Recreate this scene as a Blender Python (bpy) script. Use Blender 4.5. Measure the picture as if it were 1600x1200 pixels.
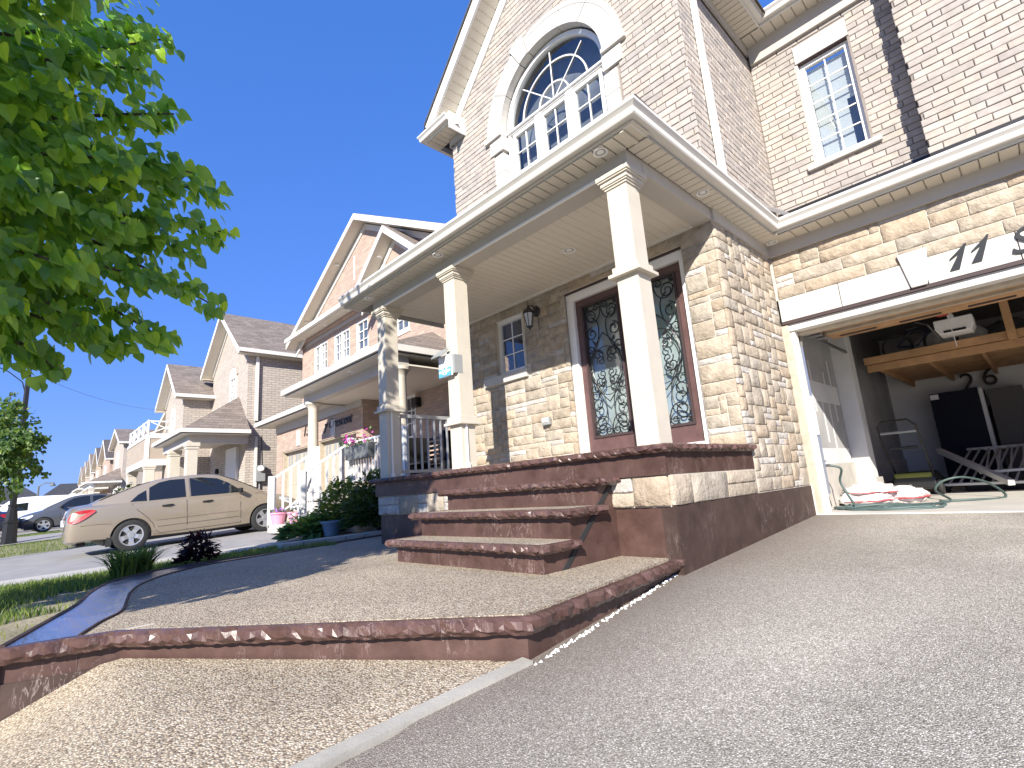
import bpy, bmesh, math, random
from mathutils import Vector, Matrix, noise as mnoise
R = math.radians
random.seed(7)
scene = bpy.context.scene
C = scene.collection
for o in list(bpy.data.objects): bpy.data.objects.remove(o)

# ------------------------------------------------------------------ camera
ZC = 1.0
FPX = 797.24
YAW, PITCH, ROLL = R(45.5527), R(11.5466), R(-4.1898)
fwd = Vector((-math.sin(YAW)*math.cos(PITCH), math.cos(YAW)*math.cos(PITCH), math.sin(PITCH)))
rgt = Vector((math.cos(YAW), math.sin(YAW), 0)); up = rgt.cross(fwd)
cr = math.cos(ROLL)*rgt + math.sin(ROLL)*up
cu = -math.sin(ROLL)*rgt + math.cos(ROLL)*up
cam_d = bpy.data.cameras.new('camera'); cam = bpy.data.objects.new('camera', cam_d); C.objects.link(cam)
cam_d.sensor_width = 36.0; cam_d.sensor_fit = 'HORIZONTAL'; cam_d.lens = FPX/1600*36
cam_d.clip_start = 0.05; cam_d.clip_end = 3000
cam.matrix_world = Matrix(((cr.x, cu.x, -fwd.x, 0), (cr.y, cu.y, -fwd.y, 0), (cr.z, cu.z, -fwd.z, ZC), (0, 0, 0, 1)))
scene.camera = cam

def W(u, v, x=None, y=None, z=None):
    """photo pixel -> world point on the plane x=, y= or z="""
    d = cr*((u-800)/FPX) - cu*((v-600)/FPX) + fwd
    t = x/d.x if x is not None else y/d.y if y is not None else (z-ZC)/d.z
    return Vector((d.x*t, d.y*t, d.z*t+ZC))

# ------------------------------------------------------------------ light
SUN = Vector((0.65, -1.0, 0.66)).normalized()
world = bpy.data.worlds.new('World'); scene.world = world; world.use_nodes = True
nt = world.node_tree; nt.nodes.clear()
sky = nt.nodes.new('ShaderNodeTexSky'); sky.sky_type = 'NISHITA'; sky.sun_disc = False
sky.sun_elevation = math.asin(SUN.z); sky.sun_rotation = math.atan2(SUN.x, SUN.y)
sky.air_density = 1.3; sky.dust_density = 0.0; sky.ozone_density = 4.0; sky.altitude = 200
bg = nt.nodes.new('ShaderNodeBackground'); bg.inputs['Strength'].default_value = 0.13
wo = nt.nodes.new('ShaderNodeOutputWorld')
hs = nt.nodes.new('ShaderNodeHueSaturation'); hs.inputs['Saturation'].default_value = 1.3; nt.links.new(sky.outputs[0], hs.inputs['Color'])
tn = nt.nodes.new('ShaderNodeMix'); tn.data_type = 'RGBA'; tn.blend_type = 'MULTIPLY'; tn.inputs[0].default_value = 1; tn.inputs[7].default_value = (.64, .97, 2.15, 1)
gm = nt.nodes.new('ShaderNodeGamma'); gm.inputs[1].default_value = 0.4; nt.links.new(hs.outputs[0], gm.inputs[0]); nt.links.new(gm.outputs[0], tn.inputs[6]); nt.links.new(tn.outputs[2], bg.inputs[0]); nt.links.new(bg.outputs[0], wo.inputs[0])
sun_d = bpy.data.lights.new('sun', 'SUN'); sun_d.energy = 5.0; sun_d.angle = R(0.53); sun_d.color = (1, 0.945, 0.85)
sun = bpy.data.objects.new('sun', sun_d); C.objects.link(sun); sun.location = (10, -16, 14)
sun.rotation_euler = SUN.to_track_quat('Z', 'Y').to_euler()
vs = scene.view_settings
vs.view_transform = 'Standard'; vs.look = 'None'; vs.gamma = 1; vs.use_curve_mapping = False; vs.exposure = 0.93
scene.cycles.max_bounces = 8; scene.cycles.transparent_max_bounces = 12
scene.cycles.use_denoising = True

# ------------------------------------------------------------------ materials
def mat(name, col=(.5, .5, .5), rough=.6, metal=0.0, spec=.5, noise=None, bump=None, coat=0.0, tint=False, col2=None, objrand=0.0):
    """noise=(scale, amount) value variation; bump=(scale, strength, distance); tint: multiply by the 'tint' colour attribute"""
    m = bpy.data.materials.new(name); m.use_nodes = True
    n = m.node_tree.nodes; L = m.node_tree.links; p = n['Principled BSDF']
    p.inputs['Roughness'].default_value = rough; p.inputs['Metallic'].default_value = metal
    p.inputs['Specular IOR Level'].default_value = spec; p.inputs['Coat Weight'].default_value = coat
    p.inputs['Coat Roughness'].default_value = .05
    tc = n.new('ShaderNodeTexCoord')
    src = None
    def rgb(c):
        r = n.new('ShaderNodeRGB'); r.outputs[0].default_value = (*c, 1); return r.outputs[0]
    def mix(a, b, fac, mode='MIX'):
        x = n.new('ShaderNodeMix'); x.data_type = 'RGBA'; x.blend_type = mode
        if isinstance(fac, float): x.inputs[0].default_value = fac
        else: L.new(fac, x.inputs[0])
        L.new(a, x.inputs[6]); L.new(b, x.inputs[7]); return x.outputs[2]
    def ntex(scale, detail=4, rgh=.6):
        t = n.new('ShaderNodeTexNoise'); t.inputs['Scale'].default_value = scale; t.inputs['Detail'].default_value = detail
        t.inputs['Roughness'].default_value = rgh; L.new(tc.outputs['Object'], t.inputs['Vector']); return t
    src = rgb(col)
    if noise:
        t = ntex(noise[0]); cr_ = n.new('ShaderNodeValToRGB'); e = cr_.color_ramp.elements
        e[0].position = .3; e[1].position = .7; a = noise[1]
        c2 = col2 or tuple(min(1, c*(1+a)) for c in col); c1 = tuple(c*(1-a) for c in col)
        e[0].color = (*c1, 1); e[1].color = (*c2, 1); L.new(t.outputs[0], cr_.inputs[0]); src = cr_.outputs[0]
    if tint:
        at = n.new('ShaderNodeAttribute'); at.attribute_name = 'tint'; src = mix(src, at.outputs['Color'], 1.0, 'MULTIPLY')
    if objrand:
        oi = n.new('ShaderNodeObjectInfo'); mr = n.new('ShaderNodeMapRange'); mr.inputs[3].default_value = 1-objrand; mr.inputs[4].default_value = 1+objrand*.6
        L.new(oi.outputs['Random'], mr.inputs[0]); hs = n.new('ShaderNodeHueSaturation'); L.new(mr.outputs[0], hs.inputs['Value']); L.new(src, hs.inputs['Color']); src = hs.outputs[0]
    L.new(src, p.inputs['Base Color'])
    if bump:
        t = ntex(bump[0], 5); b = n.new('ShaderNodeBump'); b.inputs['Strength'].default_value = bump[1]; b.inputs['Distance'].default_value = bump[2]
        L.new(t.outputs[0], b.inputs['Height']); L.new(b.outputs[0], p.inputs['Normal'])
    m['_'] = 0
    return m
def nodes_of(m): return m.node_tree.nodes, m.node_tree.links, m.node_tree.nodes['Principled BSDF']
def N(n, t, **kw):
    x = n.new(t)
    for k, v in kw.items():
        if k in x.inputs: x.inputs[k].default_value = v
        else: setattr(x, k, v)
    return x

M = {}
M['brick'] = mat('brick', (.395, .36, .325), .9, noise=(9, .14), bump=(60, .5, .004), tint=True)
M['mortar'] = mat('mortar', (.25, .215, .19), .95, noise=(30, .15), bump=(80, .4, .003))
M['stone'] = mat('stone', (.355, .30, .235), .9, noise=(9, .2), bump=(26, .95, .02), tint=True, col2=(.455, .395, .325))
M['stone_mortar'] = mat('stone_mortar', (.52, .465, .395), .95, noise=(20, .1), bump=(60, .4, .004))
M['limestone'] = mat('limestone', (.53, .505, .47), .85, noise=(40, .06), bump=(120, .25, .002))
M['white'] = mat('white_vinyl', (.80, .79, .77), .35, noise=(3, .02))
M['gutter'] = mat('gutter_aluminium', (.66, .635, .59), .38, noise=(4, .04))
M['frieze'] = mat('frieze_aluminium', (.46, .43, .39), .45, noise=(4, .04))
M['column'] = mat('column_cream', (.53, .485, .405), .6, noise=(6, .05), bump=(90, .12, .002))
M['soffit'] = mat('soffit_vinyl', (.62, .57, .48), .5, noise=(3, .03))
M['ceiling'] = mat('ceiling_vinyl', (.66, .61, .53), .5, noise=(3, .03))
M['black'] = mat('black_metal', (.012, .012, .013), .4)
M['dark_trim'] = mat('dark_trim', (.05, .03, .03), .6)
M['door_wood'] = mat('door_wood', (.11, .060, .056), .42, noise=(9, .18), bump=(40, .15, .002))
M['iron'] = mat('wrought_iron', (.015, .015, .017), .35)
M['caming'] = mat('leaded_caming', (.42, .45, .47), .3, metal=.6)
M['letter'] = mat('letter_black', (.02, .02, .02), .4)
M['concrete'] = mat('concrete', (.46, .43, .385), .9, noise=(5, .12), bump=(70, .3, .003))
M['floor'] = mat('garage_concrete', (.50, .475, .43), .85, noise=(2.5, .1), bump=(80, .2, .002))
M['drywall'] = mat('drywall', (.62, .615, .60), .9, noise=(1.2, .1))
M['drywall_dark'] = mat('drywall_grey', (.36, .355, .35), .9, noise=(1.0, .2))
M['lumber'] = mat('lumber', (.42, .24, .115), .7, noise=(5, .2), bump=(30, .2, .002))
M['wood_jamb'] = mat('painted_wood_jamb', (.44, .375, .29), .6, noise=(12, .15), bump=(30, .2, .002))
M['shingle'] = mat('shingle', (.19, .16, .135), .95, noise=(9, .25), bump=(90, .5, .004))
M['shingle_dark'] = mat('shingle_dark', (.085, .08, .08), .95, noise=(9, .25), bump=(90, .5, .004))
M['plastic_grey'] = mat('plastic_grey', (.28, .29, .29), .5)
M['blue_panel'] = mat('navy_panel', (.005, .007, .018), .6, spec=.2)
M['steel'] = mat('steel', (.5, .5, .5), .3, metal=.9)
M['rubber'] = mat('rubber', (.02, .02, .021), .8, noise=(20, .2))
M['wheel_silver'] = mat('wheel_silver', (.55, .56, .57), .3, metal=.7)

def panel_mat(name, col, sx, sy, ang=0):
    """vented soffit: rows of small dark holes"""
    m = mat(name, col, .5); n, L, p = nodes_of(m)
    tc = N(n, 'ShaderNodeTexCoord'); mp = N(n, 'ShaderNodeMapping'); mp.inputs['Rotation'].default_value = (0, 0, R(45))
    L.new(tc.outputs['Object'], mp.inputs['Vector'])
    v = N(n, 'ShaderNodeTexVoronoi', Scale=sx, Randomness=0.0); L.new(mp.outputs[0], v.inputs['Vector'])
    rp = N(n, 'ShaderNodeValToRGB'); rp.color_ramp.elements[0].position = .26; rp.color_ramp.elements[1].position = .34
    rp.color_ramp.elements[0].color = (*[c*.30 for c in col], 1); rp.color_ramp.elements[1].color = (*col, 1)
    L.new(v.outputs['Distance'], rp.inputs[0]); L.new(rp.outputs[0], p.inputs['Base Color']); return m
M['soffit_vent'] = panel_mat('soffit_vented', (.62, .57, .48), 62, 62)

def brown_mat(name='stamped_brown', rough=.46, col=(.075, .039, .031)):
    """sealed stamped concrete: brown with thin pale scratches and soft relief"""
    m = mat(name, col, rough, spec=.35); n, L, p = nodes_of(m)
    tc = N(n, 'ShaderNodeTexCoord')
    t1 = N(n, 'ShaderNodeTexNoise', Scale=5.0, Detail=6.0, Roughness=.65); L.new(tc.outputs['Object'], t1.inputs['Vector'])
    r1 = N(n, 'ShaderNodeValToRGB'); r1.color_ramp.elements[0].position = .3; r1.color_ramp.elements[1].position = .75
    r1.color_ramp.elements[0].color = (*[c*.7 for c in col], 1); r1.color_ramp.elements[1].color = (col[0]*1.5, col[1]*1.65, col[2]*1.75, 1)
    L.new(t1.outputs[0], r1.inputs[0])
    mp = N(n, 'ShaderNodeMapping'); mp.inputs['Scale'].default_value = (9, 9, 2.4); mp.inputs['Rotation'].default_value = (0, .45, .2)
    L.new(tc.outputs['Object'], mp.inputs['Vector'])
    t2 = N(n, 'ShaderNodeTexNoise', Scale=1.6, Detail=5.0, Roughness=.7, Distortion=.6); L.new(mp.outputs[0], t2.inputs['Vector'])
    r2 = N(n, 'ShaderNodeValToRGB'); e = r2.color_ramp.elements; e[0].position = .485; e[0].color = (0, 0, 0, 1); e[1].position = .5; e[1].color = (1, 1, 1, 1)
    x = r2.color_ramp.elements.new(.515); x.color = (0, 0, 0, 1); L.new(t2.outputs[0], r2.inputs[0])
    t3 = N(n, 'ShaderNodeTexNoise', Scale=3.0, Detail=2.0); L.new(tc.outputs['Object'], t3.inputs['Vector'])
    r3 = N(n, 'ShaderNodeValToRGB'); r3.color_ramp.elements[0].position = .52; r3.color_ramp.elements[1].position = .68; L.new(t3.outputs[0], r3.inputs[0])
    mu = N(n, 'ShaderNodeMath', operation='MULTIPLY'); L.new(r2.outputs[0], mu.inputs[0]); L.new(r3.outputs[0], mu.inputs[1])
    mu2 = N(n, 'ShaderNodeMath', operation='MULTIPLY'); L.new(mu.outputs[0], mu2.inputs[0]); mu2.inputs[1].default_value = .42
    mx = N(n, 'ShaderNodeMix', data_type='RGBA'); L.new(mu2.outputs[0], mx.inputs[0]); L.new(r1.outputs[0], mx.inputs[6]); mx.inputs[7].default_value = (.55, .45, .42, 1)
    L.new(mx.outputs[2], p.inputs['Base Color'])
    b = N(n, 'ShaderNodeBump', Strength=.45, Distance=.012); L.new(t1.outputs[0], b.inputs['Height']); L.new(b.outputs[0], p.inputs['Normal'])
    return m
M['brown'] = brown_mat()
M['brown_rock'] = brown_mat('stamped_rock_edge', .34, (.088, .046, .038))
M['brown_parge'] = brown_mat('brown_parging', .62, (.052, .030, .024))

def border_mat():
    m = mat('sealed_border', (.075, .065, .10), .28, coat=1.0); n, L, p = nodes_of(m)
    p.inputs['Coat Roughness'].default_value = .22
    tc = N(n, 'ShaderNodeTexCoord'); mp = N(n, 'ShaderNodeMapping'); mp.inputs['Scale'].default_value = (2.0, 9.0, 1); mp.inputs['Rotation'].default_value = (0, 0, .5)
    L.new(tc.outputs['Object'], mp.inputs['Vector'])
    t = N(n, 'ShaderNodeTexNoise', Scale=2.6, Detail=4.0); L.new(mp.outputs[0], t.inputs['Vector'])
    b = N(n, 'ShaderNodeBump', Strength=.3, Distance=.02); L.new(t.outputs[0], b.inputs['Height']); L.new(b.outputs[0], p.inputs['Normal']); L.new(b.outputs[0], p.inputs['Coat Normal']); return m
M['border'] = border_mat()

def aggregate_mat(name, cols, scale, rough=.75, bumpd=.006, stain=None):
    """exposed aggregate: voronoi pebbles, each its own colour, dark between"""
    m = mat(name, cols[0], rough); n, L, p = nodes_of(m)
    tc = N(n, 'ShaderNodeTexCoord')
    v = N(n, 'ShaderNodeTexVoronoi', Scale=scale); L.new(tc.outputs['Object'], v.inputs['Vector'])
    rp = N(n, 'ShaderNodeValToRGB'); rp.color_ramp.interpolation = 'CONSTANT'; e = rp.color_ramp.elements
    e[0].position = 0; e[0].color = (*cols[0], 1); e[1].position = 1/len(cols); e[1].color = (*cols[1], 1)
    for i, c in enumerate(cols[2:]): q = e.new((i+2)/len(cols)); q.color = (*c, 1)
    sp = N(n, 'ShaderNodeSeparateColor'); L.new(v.outputs['Color'], sp.inputs[0]); L.new(sp.outputs[0], rp.inputs[0])
    ed = N(n, 'ShaderNodeMapRange'); ed.inputs[1].default_value = .35; ed.inputs[2].default_value = .75; ed.inputs[3].default_value = 1; ed.inputs[4].default_value = .45
    L.new(v.outputs['Distance'], ed.inputs[0])
    mx = N(n, 'ShaderNodeMix', data_type='RGBA', blend_type='MULTIPLY'); mx.inputs[0].default_value = 1
    L.new(rp.outputs[0], mx.inputs[6]); L.new(ed.outputs[0], mx.inputs[7])
    t = N(n, 'ShaderNodeTexNoise', Scale=1.1, Detail=5.0, Roughness=.6); L.new(tc.outputs['Object'], t.inputs['Vector'])
    mr = N(n, 'ShaderNodeMapRange'); mr.inputs[1].default_value = .28; mr.inputs[2].default_value = .72; mr.inputs[3].default_value = .74; mr.inputs[4].default_value = 1.14
    L.new(t.outputs[0], mr.inputs[0])
    m2 = N(n, 'ShaderNodeMix', data_type='RGBA', blend_type='MULTIPLY'); m2.inputs[0].default_value = 1
    L.new(mx.outputs[2], m2.inputs[6]); L.new(mr.outputs[0], m2.inputs[7])
    L.new(m2.outputs[2], p.inputs['Base Color'])
    b = N(n, 'ShaderNodeBump', Strength=.8, Distance=bumpd); b.invert = True; L.new(v.outputs['Distance'], b.inputs['Height']); L.new(b.outputs[0], p.inputs['Normal'])
    return m, m2, p, tc
M['aggregate'] = aggregate_mat('exposed_aggregate', [(.50, .40, .285), (.60, .505, .375), (.29, .217, .15), (.66, .58, .46), (.42, .345, .26), (.54, .44, .315)], 115)[0]
_d, _dm, _dp, _dtc = aggregate_mat('driveway_asphalt', [(.47, .425, .35), (.54, .49, .41), (.31, .278, .23), (.52, .47, .39), (.42, .376, .31), (.49, .442, .367), (.82, .76, .66), (.37, .335, .278)], 190, .85, .004)
M['driveway'] = _d
def glass_mat(name, tint=(.75, .8, .82), rough=.0, trans=.75):
    m = bpy.data.materials.new(name); m.use_nodes = True; n = m.node_tree.nodes; L = m.node_tree.links; n.clear()
    o = n.new('ShaderNodeOutputMaterial'); lw = N(n, 'ShaderNodeLayerWeight', Blend=.5); fr = N(n, 'ShaderNodeMath', operation='POWER'); L.new(lw.outputs['Facing'], fr.inputs[0]); fr.inputs[1].default_value = 4.0
    tr = n.new('ShaderNodeBsdfTransparent'); tr.inputs[0].default_value = (*tint, 1)
    gl = N(n, 'ShaderNodeBsdfGlossy', Roughness=rough); gl.inputs[0].default_value = (1, 1, 1, 1)
    mr = N(n, 'ShaderNodeMapRange'); mr.inputs[1].default_value = 0; mr.inputs[2].default_value = 1; mr.inputs[3].default_value = .12; mr.inputs[4].default_value = 1.0
    L.new(fr.outputs[0], mr.inputs[0])
    mx = n.new('ShaderNodeMixShader'); L.new(mr.outputs[0], mx.inputs[0]); L.new(tr.outputs[0], mx.inputs[1]); L.new(gl.outputs[0], mx.inputs[2]); L.new(mx.outputs[0], o.inputs[0])
    return m
M['glass'] = glass_mat('window_glass')
M['glass_door'] = glass_mat('textured_door_glass', (.72, .77, .78), .05)
M['car_glass'] = glass_mat('car_glass', (.35, .4, .4))
M['room'] = mat('dim_room', (.20, .20, .21), .9, noise=(1.5, .5))  # flat sheets behind panes; the dimness of unlit rooms is put into their colour
def brickwall_mat(name, c1, c2, mortar, bw=.262, rh=.083, axis='XZ', joint=.02):
    """brick pattern for walls too far off to pick the bricks apart"""
    m = mat(name, c1, .9); n, L, p = nodes_of(m)
    g = N(n, 'ShaderNodeNewGeometry'); tc = N(n, 'ShaderNodeTexCoord'); sx = N(n, 'ShaderNodeSeparateXYZ'); L.new(tc.outputs['Object'], sx.inputs[0])
    ad = N(n, 'ShaderNodeMath', operation='ADD'); L.new(sx.outputs[0], ad.inputs[0]); L.new(sx.outputs[1], ad.inputs[1])
    cb = N(n, 'ShaderNodeCombineXYZ'); L.new(ad.outputs[0], cb.inputs[0]); L.new(sx.outputs[2], cb.inputs[1])
    bt = N(n, 'ShaderNodeTexBrick', Scale=1.0); bt.inputs['Brick Width'].default_value = bw; bt.inputs['Row Height'].default_value = rh
    bt.inputs['Mortar Size'].default_value = joint*.45; bt.inputs['Mortar Smooth'].default_value = .2; bt.inputs['Bias'].default_value = 0
    bt.inputs['Color1'].default_value = (*c1, 1); bt.inputs['Color2'].default_value = (*c2, 1); bt.inputs['Mortar'].default_value = (*mortar, 1)
    L.new(cb.outputs[0], bt.inputs['Vector']); L.new(bt.outputs['Color'], p.inputs['Base Color'])
    b = N(n, 'ShaderNodeBump', Strength=.6, Distance=.008); b.invert = True; L.new(bt.outputs['Fac'], b.inputs['Height']); L.new(b.outputs[0], p.inputs['Normal']); return m
M['brick13'] = brickwall_mat('brick_rosy', (.50, .35, .27), (.36, .26, .21), (.33, .29, .25))
M['brick3'] = brickwall_mat('brick_grey_beige', (.48, .42, .36), (.40, .35, .30), (.24, .21, .19))
M['brick4'] = brickwall_mat('brick_tan', (.46, .36, .27), (.36, .29, .22), (.3, .26, .22))
def shingle_mat(name, col):
    m = mat(name, col, .95); n, L, p = nodes_of(m)
    tc = N(n, 'ShaderNodeTexCoord'); sx = N(n, 'ShaderNodeSeparateXYZ'); L.new(tc.outputs['Object'], sx.inputs[0])
    ad = N(n, 'ShaderNodeMath', operation='ADD'); L.new(sx.outputs[0], ad.inputs[0]); L.new(sx.outputs[1], ad.inputs[1])
    cb = N(n, 'ShaderNodeCombineXYZ'); L.new(ad.outputs[0], cb.inputs[0]); L.new(sx.outputs[2], cb.inputs[1])
    bt = N(n, 'ShaderNodeTexBrick', Scale=1.0); bt.inputs['Brick Width'].default_value = .3; bt.inputs['Row Height'].default_value = .09; bt.inputs['Mortar Size'].default_value = .006
    bt.inputs['Color1'].default_value = (*[c*1.2 for c in col], 1); bt.inputs['Color2'].default_value = (*[c*.8 for c in col], 1); bt.inputs['Mortar'].default_value = (*[c*.45 for c in col], 1)
    L.new(cb.outputs[0], bt.inputs['Vector'])
    t = N(n, 'ShaderNodeTexNoise', Scale=25.0); L.new(tc.outputs['Object'], t.inputs['Vector'])
    mx = N(n, 'ShaderNodeMix', data_type='RGBA', blend_type='OVERLAY'); mx.inputs[0].default_value = .5; L.new(bt.outputs['Color'], mx.inputs[6]); L.new(t.outputs[0], mx.inputs[7])
    L.new(mx.outputs[2], p.inputs['Base Color']); return m
M['roof'] = shingle_mat('asphalt_shingle_brown', (.20, .165, .14)); M['roof_dark'] = shingle_mat('asphalt_shingle_dark', (.10, .085, .08)); M['roof_slate'] = shingle_mat('asphalt_shingle_slate', (.05, .053, .06))

# ------------------------------------------------------------------ mesh helpers
class MB:
    def __init__(s): s.v = []; s.f = []; s.t = []
    def quad(s, a, b, c, d): i = len(s.v); s.v += [tuple(a), tuple(b), tuple(c), tuple(d)]; s.f.append((i, i+1, i+2, i+3)); return s
    def poly(s, pts): i = len(s.v); s.v += [tuple(p) for p in pts]; s.f.append(tuple(range(i, i+len(pts)))); return s
    def box(s, x0, x1, y0, y1, z0, z1):
        if x0 > x1: x0, x1 = x1, x0
        if y0 > y1: y0, y1 = y1, y0
        if z0 > z1: z0, z1 = z1, z0
        i = len(s.v); s.v += [(x0,y0,z0),(x1,y0,z0),(x1,y1,z0),(x0,y1,z0),(x0,y0,z1),(x1,y0,z1),(x1,y1,z1),(x0,y1,z1)]
        s.f += [(i,i+3,i+2,i+1),(i+4,i+5,i+6,i+7),(i,i+1,i+5,i+4),(i+1,i+2,i+6,i+5),(i+2,i+3,i+7,i+6),(i+3,i,i+4,i+7)]; return s
    def prism(s, poly, dvec):
        """polygon (3d points) swept along dvec, closed"""
        n = len(poly); i = len(s.v); d = Vector(dvec)
        s.v += [tuple(p) for p in poly] + [tuple(Vector(p)+d) for p in poly]
        s.f.append(tuple(range(i+n-1, i-1, -1))); s.f.append(tuple(range(i+n, i+2*n)))
        for k in range(n): a, b = i+k, i+(k+1) % n; s.f.append((a, b, b+n, a+n))
        return s
    def tube(s, pts, r, n=8, cap=True):
        pts = [Vector(p) for p in pts]; rings = []
        rr = r if isinstance(r, (list, tuple)) else [r]*len(pts)
        prev = None
        for k, p in enumerate(pts):
            t = (pts[min(k+1, len(pts)-1)]-pts[max(k-1, 0)])
            if t.length < 1e-9: t = Vector((0, 0, 1))
            t.normalize()
            if prev is None: a = t.orthogonal().normalized()
            else:
                a = prev - t*prev.dot(t)
                a = a.normalized() if a.length > 1e-6 else t.orthogonal().normalized()
            prev = a; b = t.cross(a); i = len(s.v)
            s.v += [tuple(p+(a*math.cos(2*math.pi*j/n)+b*math.sin(2*math.pi*j/n))*rr[k]) for j in range(n)]; rings.append(i)
        for k in range(len(rings)-1):
            for j in range(n): a, b = rings[k]+j, rings[k]+(j+1) % n; s.f.append((a, b, b-rings[k]+rings[k+1], a-rings[k]+rings[k+1]))
        if cap: s.f.append(tuple(rings[0]+j for j in reversed(range(n)))); s.f.append(tuple(rings[-1]+j for j in range(n)))
        return s
    def lathe(s, prof, c, n=24):
        """prof: (r, z) list, about a vertical axis through c"""
        rings = []
        for r, z in prof:
            i = len(s.v); rings.append(i)
            s.v += [(c[0]+r*math.cos(2*math.pi*j/n), c[1]+r*math.sin(2*math.pi*j/n), c[2]+z) for j in range(n)]
        for k in range(len(rings)-1):
            for j in range(n): a, b = rings[k]+j, rings[k]+(j+1) % n; s.f.append((a, b, b+n, a+n))
        s.f.append(tuple(rings[0]+j for j in reversed(range(n)))); s.f.append(tuple(rings[-1]+j for j in range(n))); return s
    def xform(s, mtx, start=0):
        for k in range(start, len(s.v)): s.v[k] = tuple(mtx @ Vector(s.v[k]))
        return s
    def mesh(s, name, m=None, smooth=False):
        me = bpy.data.meshes.new(name); me.from_pydata(s.v, [], s.f); me.update()
        if m is not None: me.materials.append(M[m] if isinstance(m, str) else m)
        if smooth: me.polygons.foreach_set('use_smooth', [True]*len(me.polygons))
        return me
    def build(s, name, m, parent=None, smooth=False, bevel=0.0, kind=None, label=None):
        o = bpy.data.objects.new(name, s.mesh(name, m, smooth)); C.objects.link(o)
        if parent is not None:
            o.parent = parent
            if parent.get('_world'): o.matrix_parent_inverse = Matrix.Translation(-parent.location)
        if bevel: 
            b = o.modifiers.new('bevel', 'BEVEL'); b.width = bevel; b.segments = 2; b.limit_method = 'ANGLE'
        if kind: o['kind'] = kind
        if label: o['label'] = label
        return o
def smooth_angle(o, deg=40):
    me = o.data; me.polygons.foreach_set('use_smooth', [True]*len(me.polygons))
    bm = bmesh.new(); bm.from_mesh(me); lim = R(deg)
    for e in bm.edges:
        if len(e.link_faces) == 2 and e.calc_face_angle(0) > lim: e.smooth = False
    bm.to_mesh(me); bm.free(); return o
def thing(name, label, cat, loc=(0, 0, 0), group=None, world=True, rot=(0, 0, 0)):
    """an Empty at the thing's base; world=True means its parts are written in world coordinates"""
    o = bpy.data.objects.new(name, None); C.objects.link(o); o.location = loc; o.rotation_euler = rot; o.empty_display_size = .3
    o['label'] = label; o['category'] = cat
    if group: o['group'] = group
    if world: o['_world'] = 1
    return o
def tag(o, label, cat, group=None, kind=None):
    o['label'] = label; o['category'] = cat
    if group: o['group'] = group
    if kind: o['kind'] = kind
    return o
def struct(o): o['kind'] = 'structure'; return o
def inst(name, me, parent, loc=(0,0,0), rot=(0,0,0), sc=(1,1,1)):
    o = bpy.data.objects.new(name, me); C.objects.link(o); o.parent = parent; o.location = loc; o.rotation_euler = rot; o.scale = sc; return o
def set_tint(me, cols):
    """one colour per polygon into a corner colour attribute"""
    a = me.color_attributes.new('tint', 'FLOAT_COLOR', 'CORNER'); buf = []
    for p, c in zip(me.polygons, cols): buf += [c[0], c[1], c[2], 1.0]*p.loop_total
    a.data.foreach_set('color', buf)
def boolean_cut(o, cutters):
    for c in cutters:
        md = o.modifiers.new('cut', 'BOOLEAN'); md.object = c; md.operation = 'DIFFERENCE'; md.solver = 'EXACT'
    bpy.context.view_layer.update(); dg = bpy.context.evaluated_depsgraph_get()
    me = bpy.data.meshes.new_from_object(o.evaluated_get(dg)); old = o.data
    o.modifiers.clear(); o.data = me; bpy.data.meshes.remove(old)
    for c in cutters: cm = c.data; bpy.data.objects.remove(c); bpy.data.meshes.remove(cm)
# ================================================================== THE HOUSE
XF, YW, YG, YU = -1.92, 4.93, 6.44, 7.16      # right face of porch wing, door wall, garage front, upper garage wall
SLAB, ZB, ZSOF = 1.241, 3.54, 3.665           # porch floor, beam underside, soffit
XL = -6.06
house = thing('brick_house', 'pinkish brick and tan stone house with columned porch and open garage', 'house', (-2, 6, .45))

# ---- brickwork
BT = [(1.04, 1.0, .97), (.97, .95, .95), (1.09, 1.07, 1.04), (.88, .87, .87), (1.02, 1.0, .99), (1.12, 1.09, 1.06), (.94, .93, .93), (1.05, 1.0, .95)]
RH, BL, JT = .083, .262, .010
BRICKS = []     # (size on screen, corner u0,u1,z0,z1, frame)
def course_bricks(frame, z0, z1, spans):
    """frame = (axis, plane, normal sign); spans(zmid) -> allowed (a,b) intervals"""
    k0 = int(math.floor(z0/RH)); k = k0
    while k*RH < z1:
        za, zb = k*RH+JT/2, (k+1)*RH-JT/2; zm = (za+zb)/2
        if za >= z0-.02 and zb <= z1+.02:
            off = (BL/2 if k % 2 else 0) + (.02*((k*7) % 3-1))
            for a, b in spans(zm):
                n0 = math.floor((a-off)/BL); u = off+n0*BL
                while u < b:
                    ua, ub = max(a, u+JT/2), min(b, u+BL-JT/2)
                    if ub-ua > .03: BRICKS.append((frame, ua, ub, za, zb))
                    u += BL
        k += 1
FG = ('X', YW, -1); FS = ('Y', XF, 1); FU = ('X', YU, -1); FU2 = ('X', 6.88, -1)
AXC, ASP, ARI, ARO = -3.89, 6.36, .93, 1.27    # arched window centre, springing height, inner and outer radius
def gable_spans(z):
    lo, hi = XL, XF
    if z > 7.0: lo, hi = -3.99-(9.28-z)*.98, -3.99+(9.28-z)*.98
    if hi-lo < .1: return []
    if z < 4.93: return [(lo, hi)]
    if z < ASP: r = 1.16
    elif z < ASP+ARO-.01: r = math.sqrt(max(0, (ARO-.03)**2-(z-ASP)**2))
    else: return [(lo, hi)]
    return [(lo, AXC-r), (AXC+r, hi)]
course_bricks(FG, 4.1, 9.2, gable_spans)
course_bricks(FS, 4.0, 6.86, lambda z: [(YW+.001, YU)])
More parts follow.
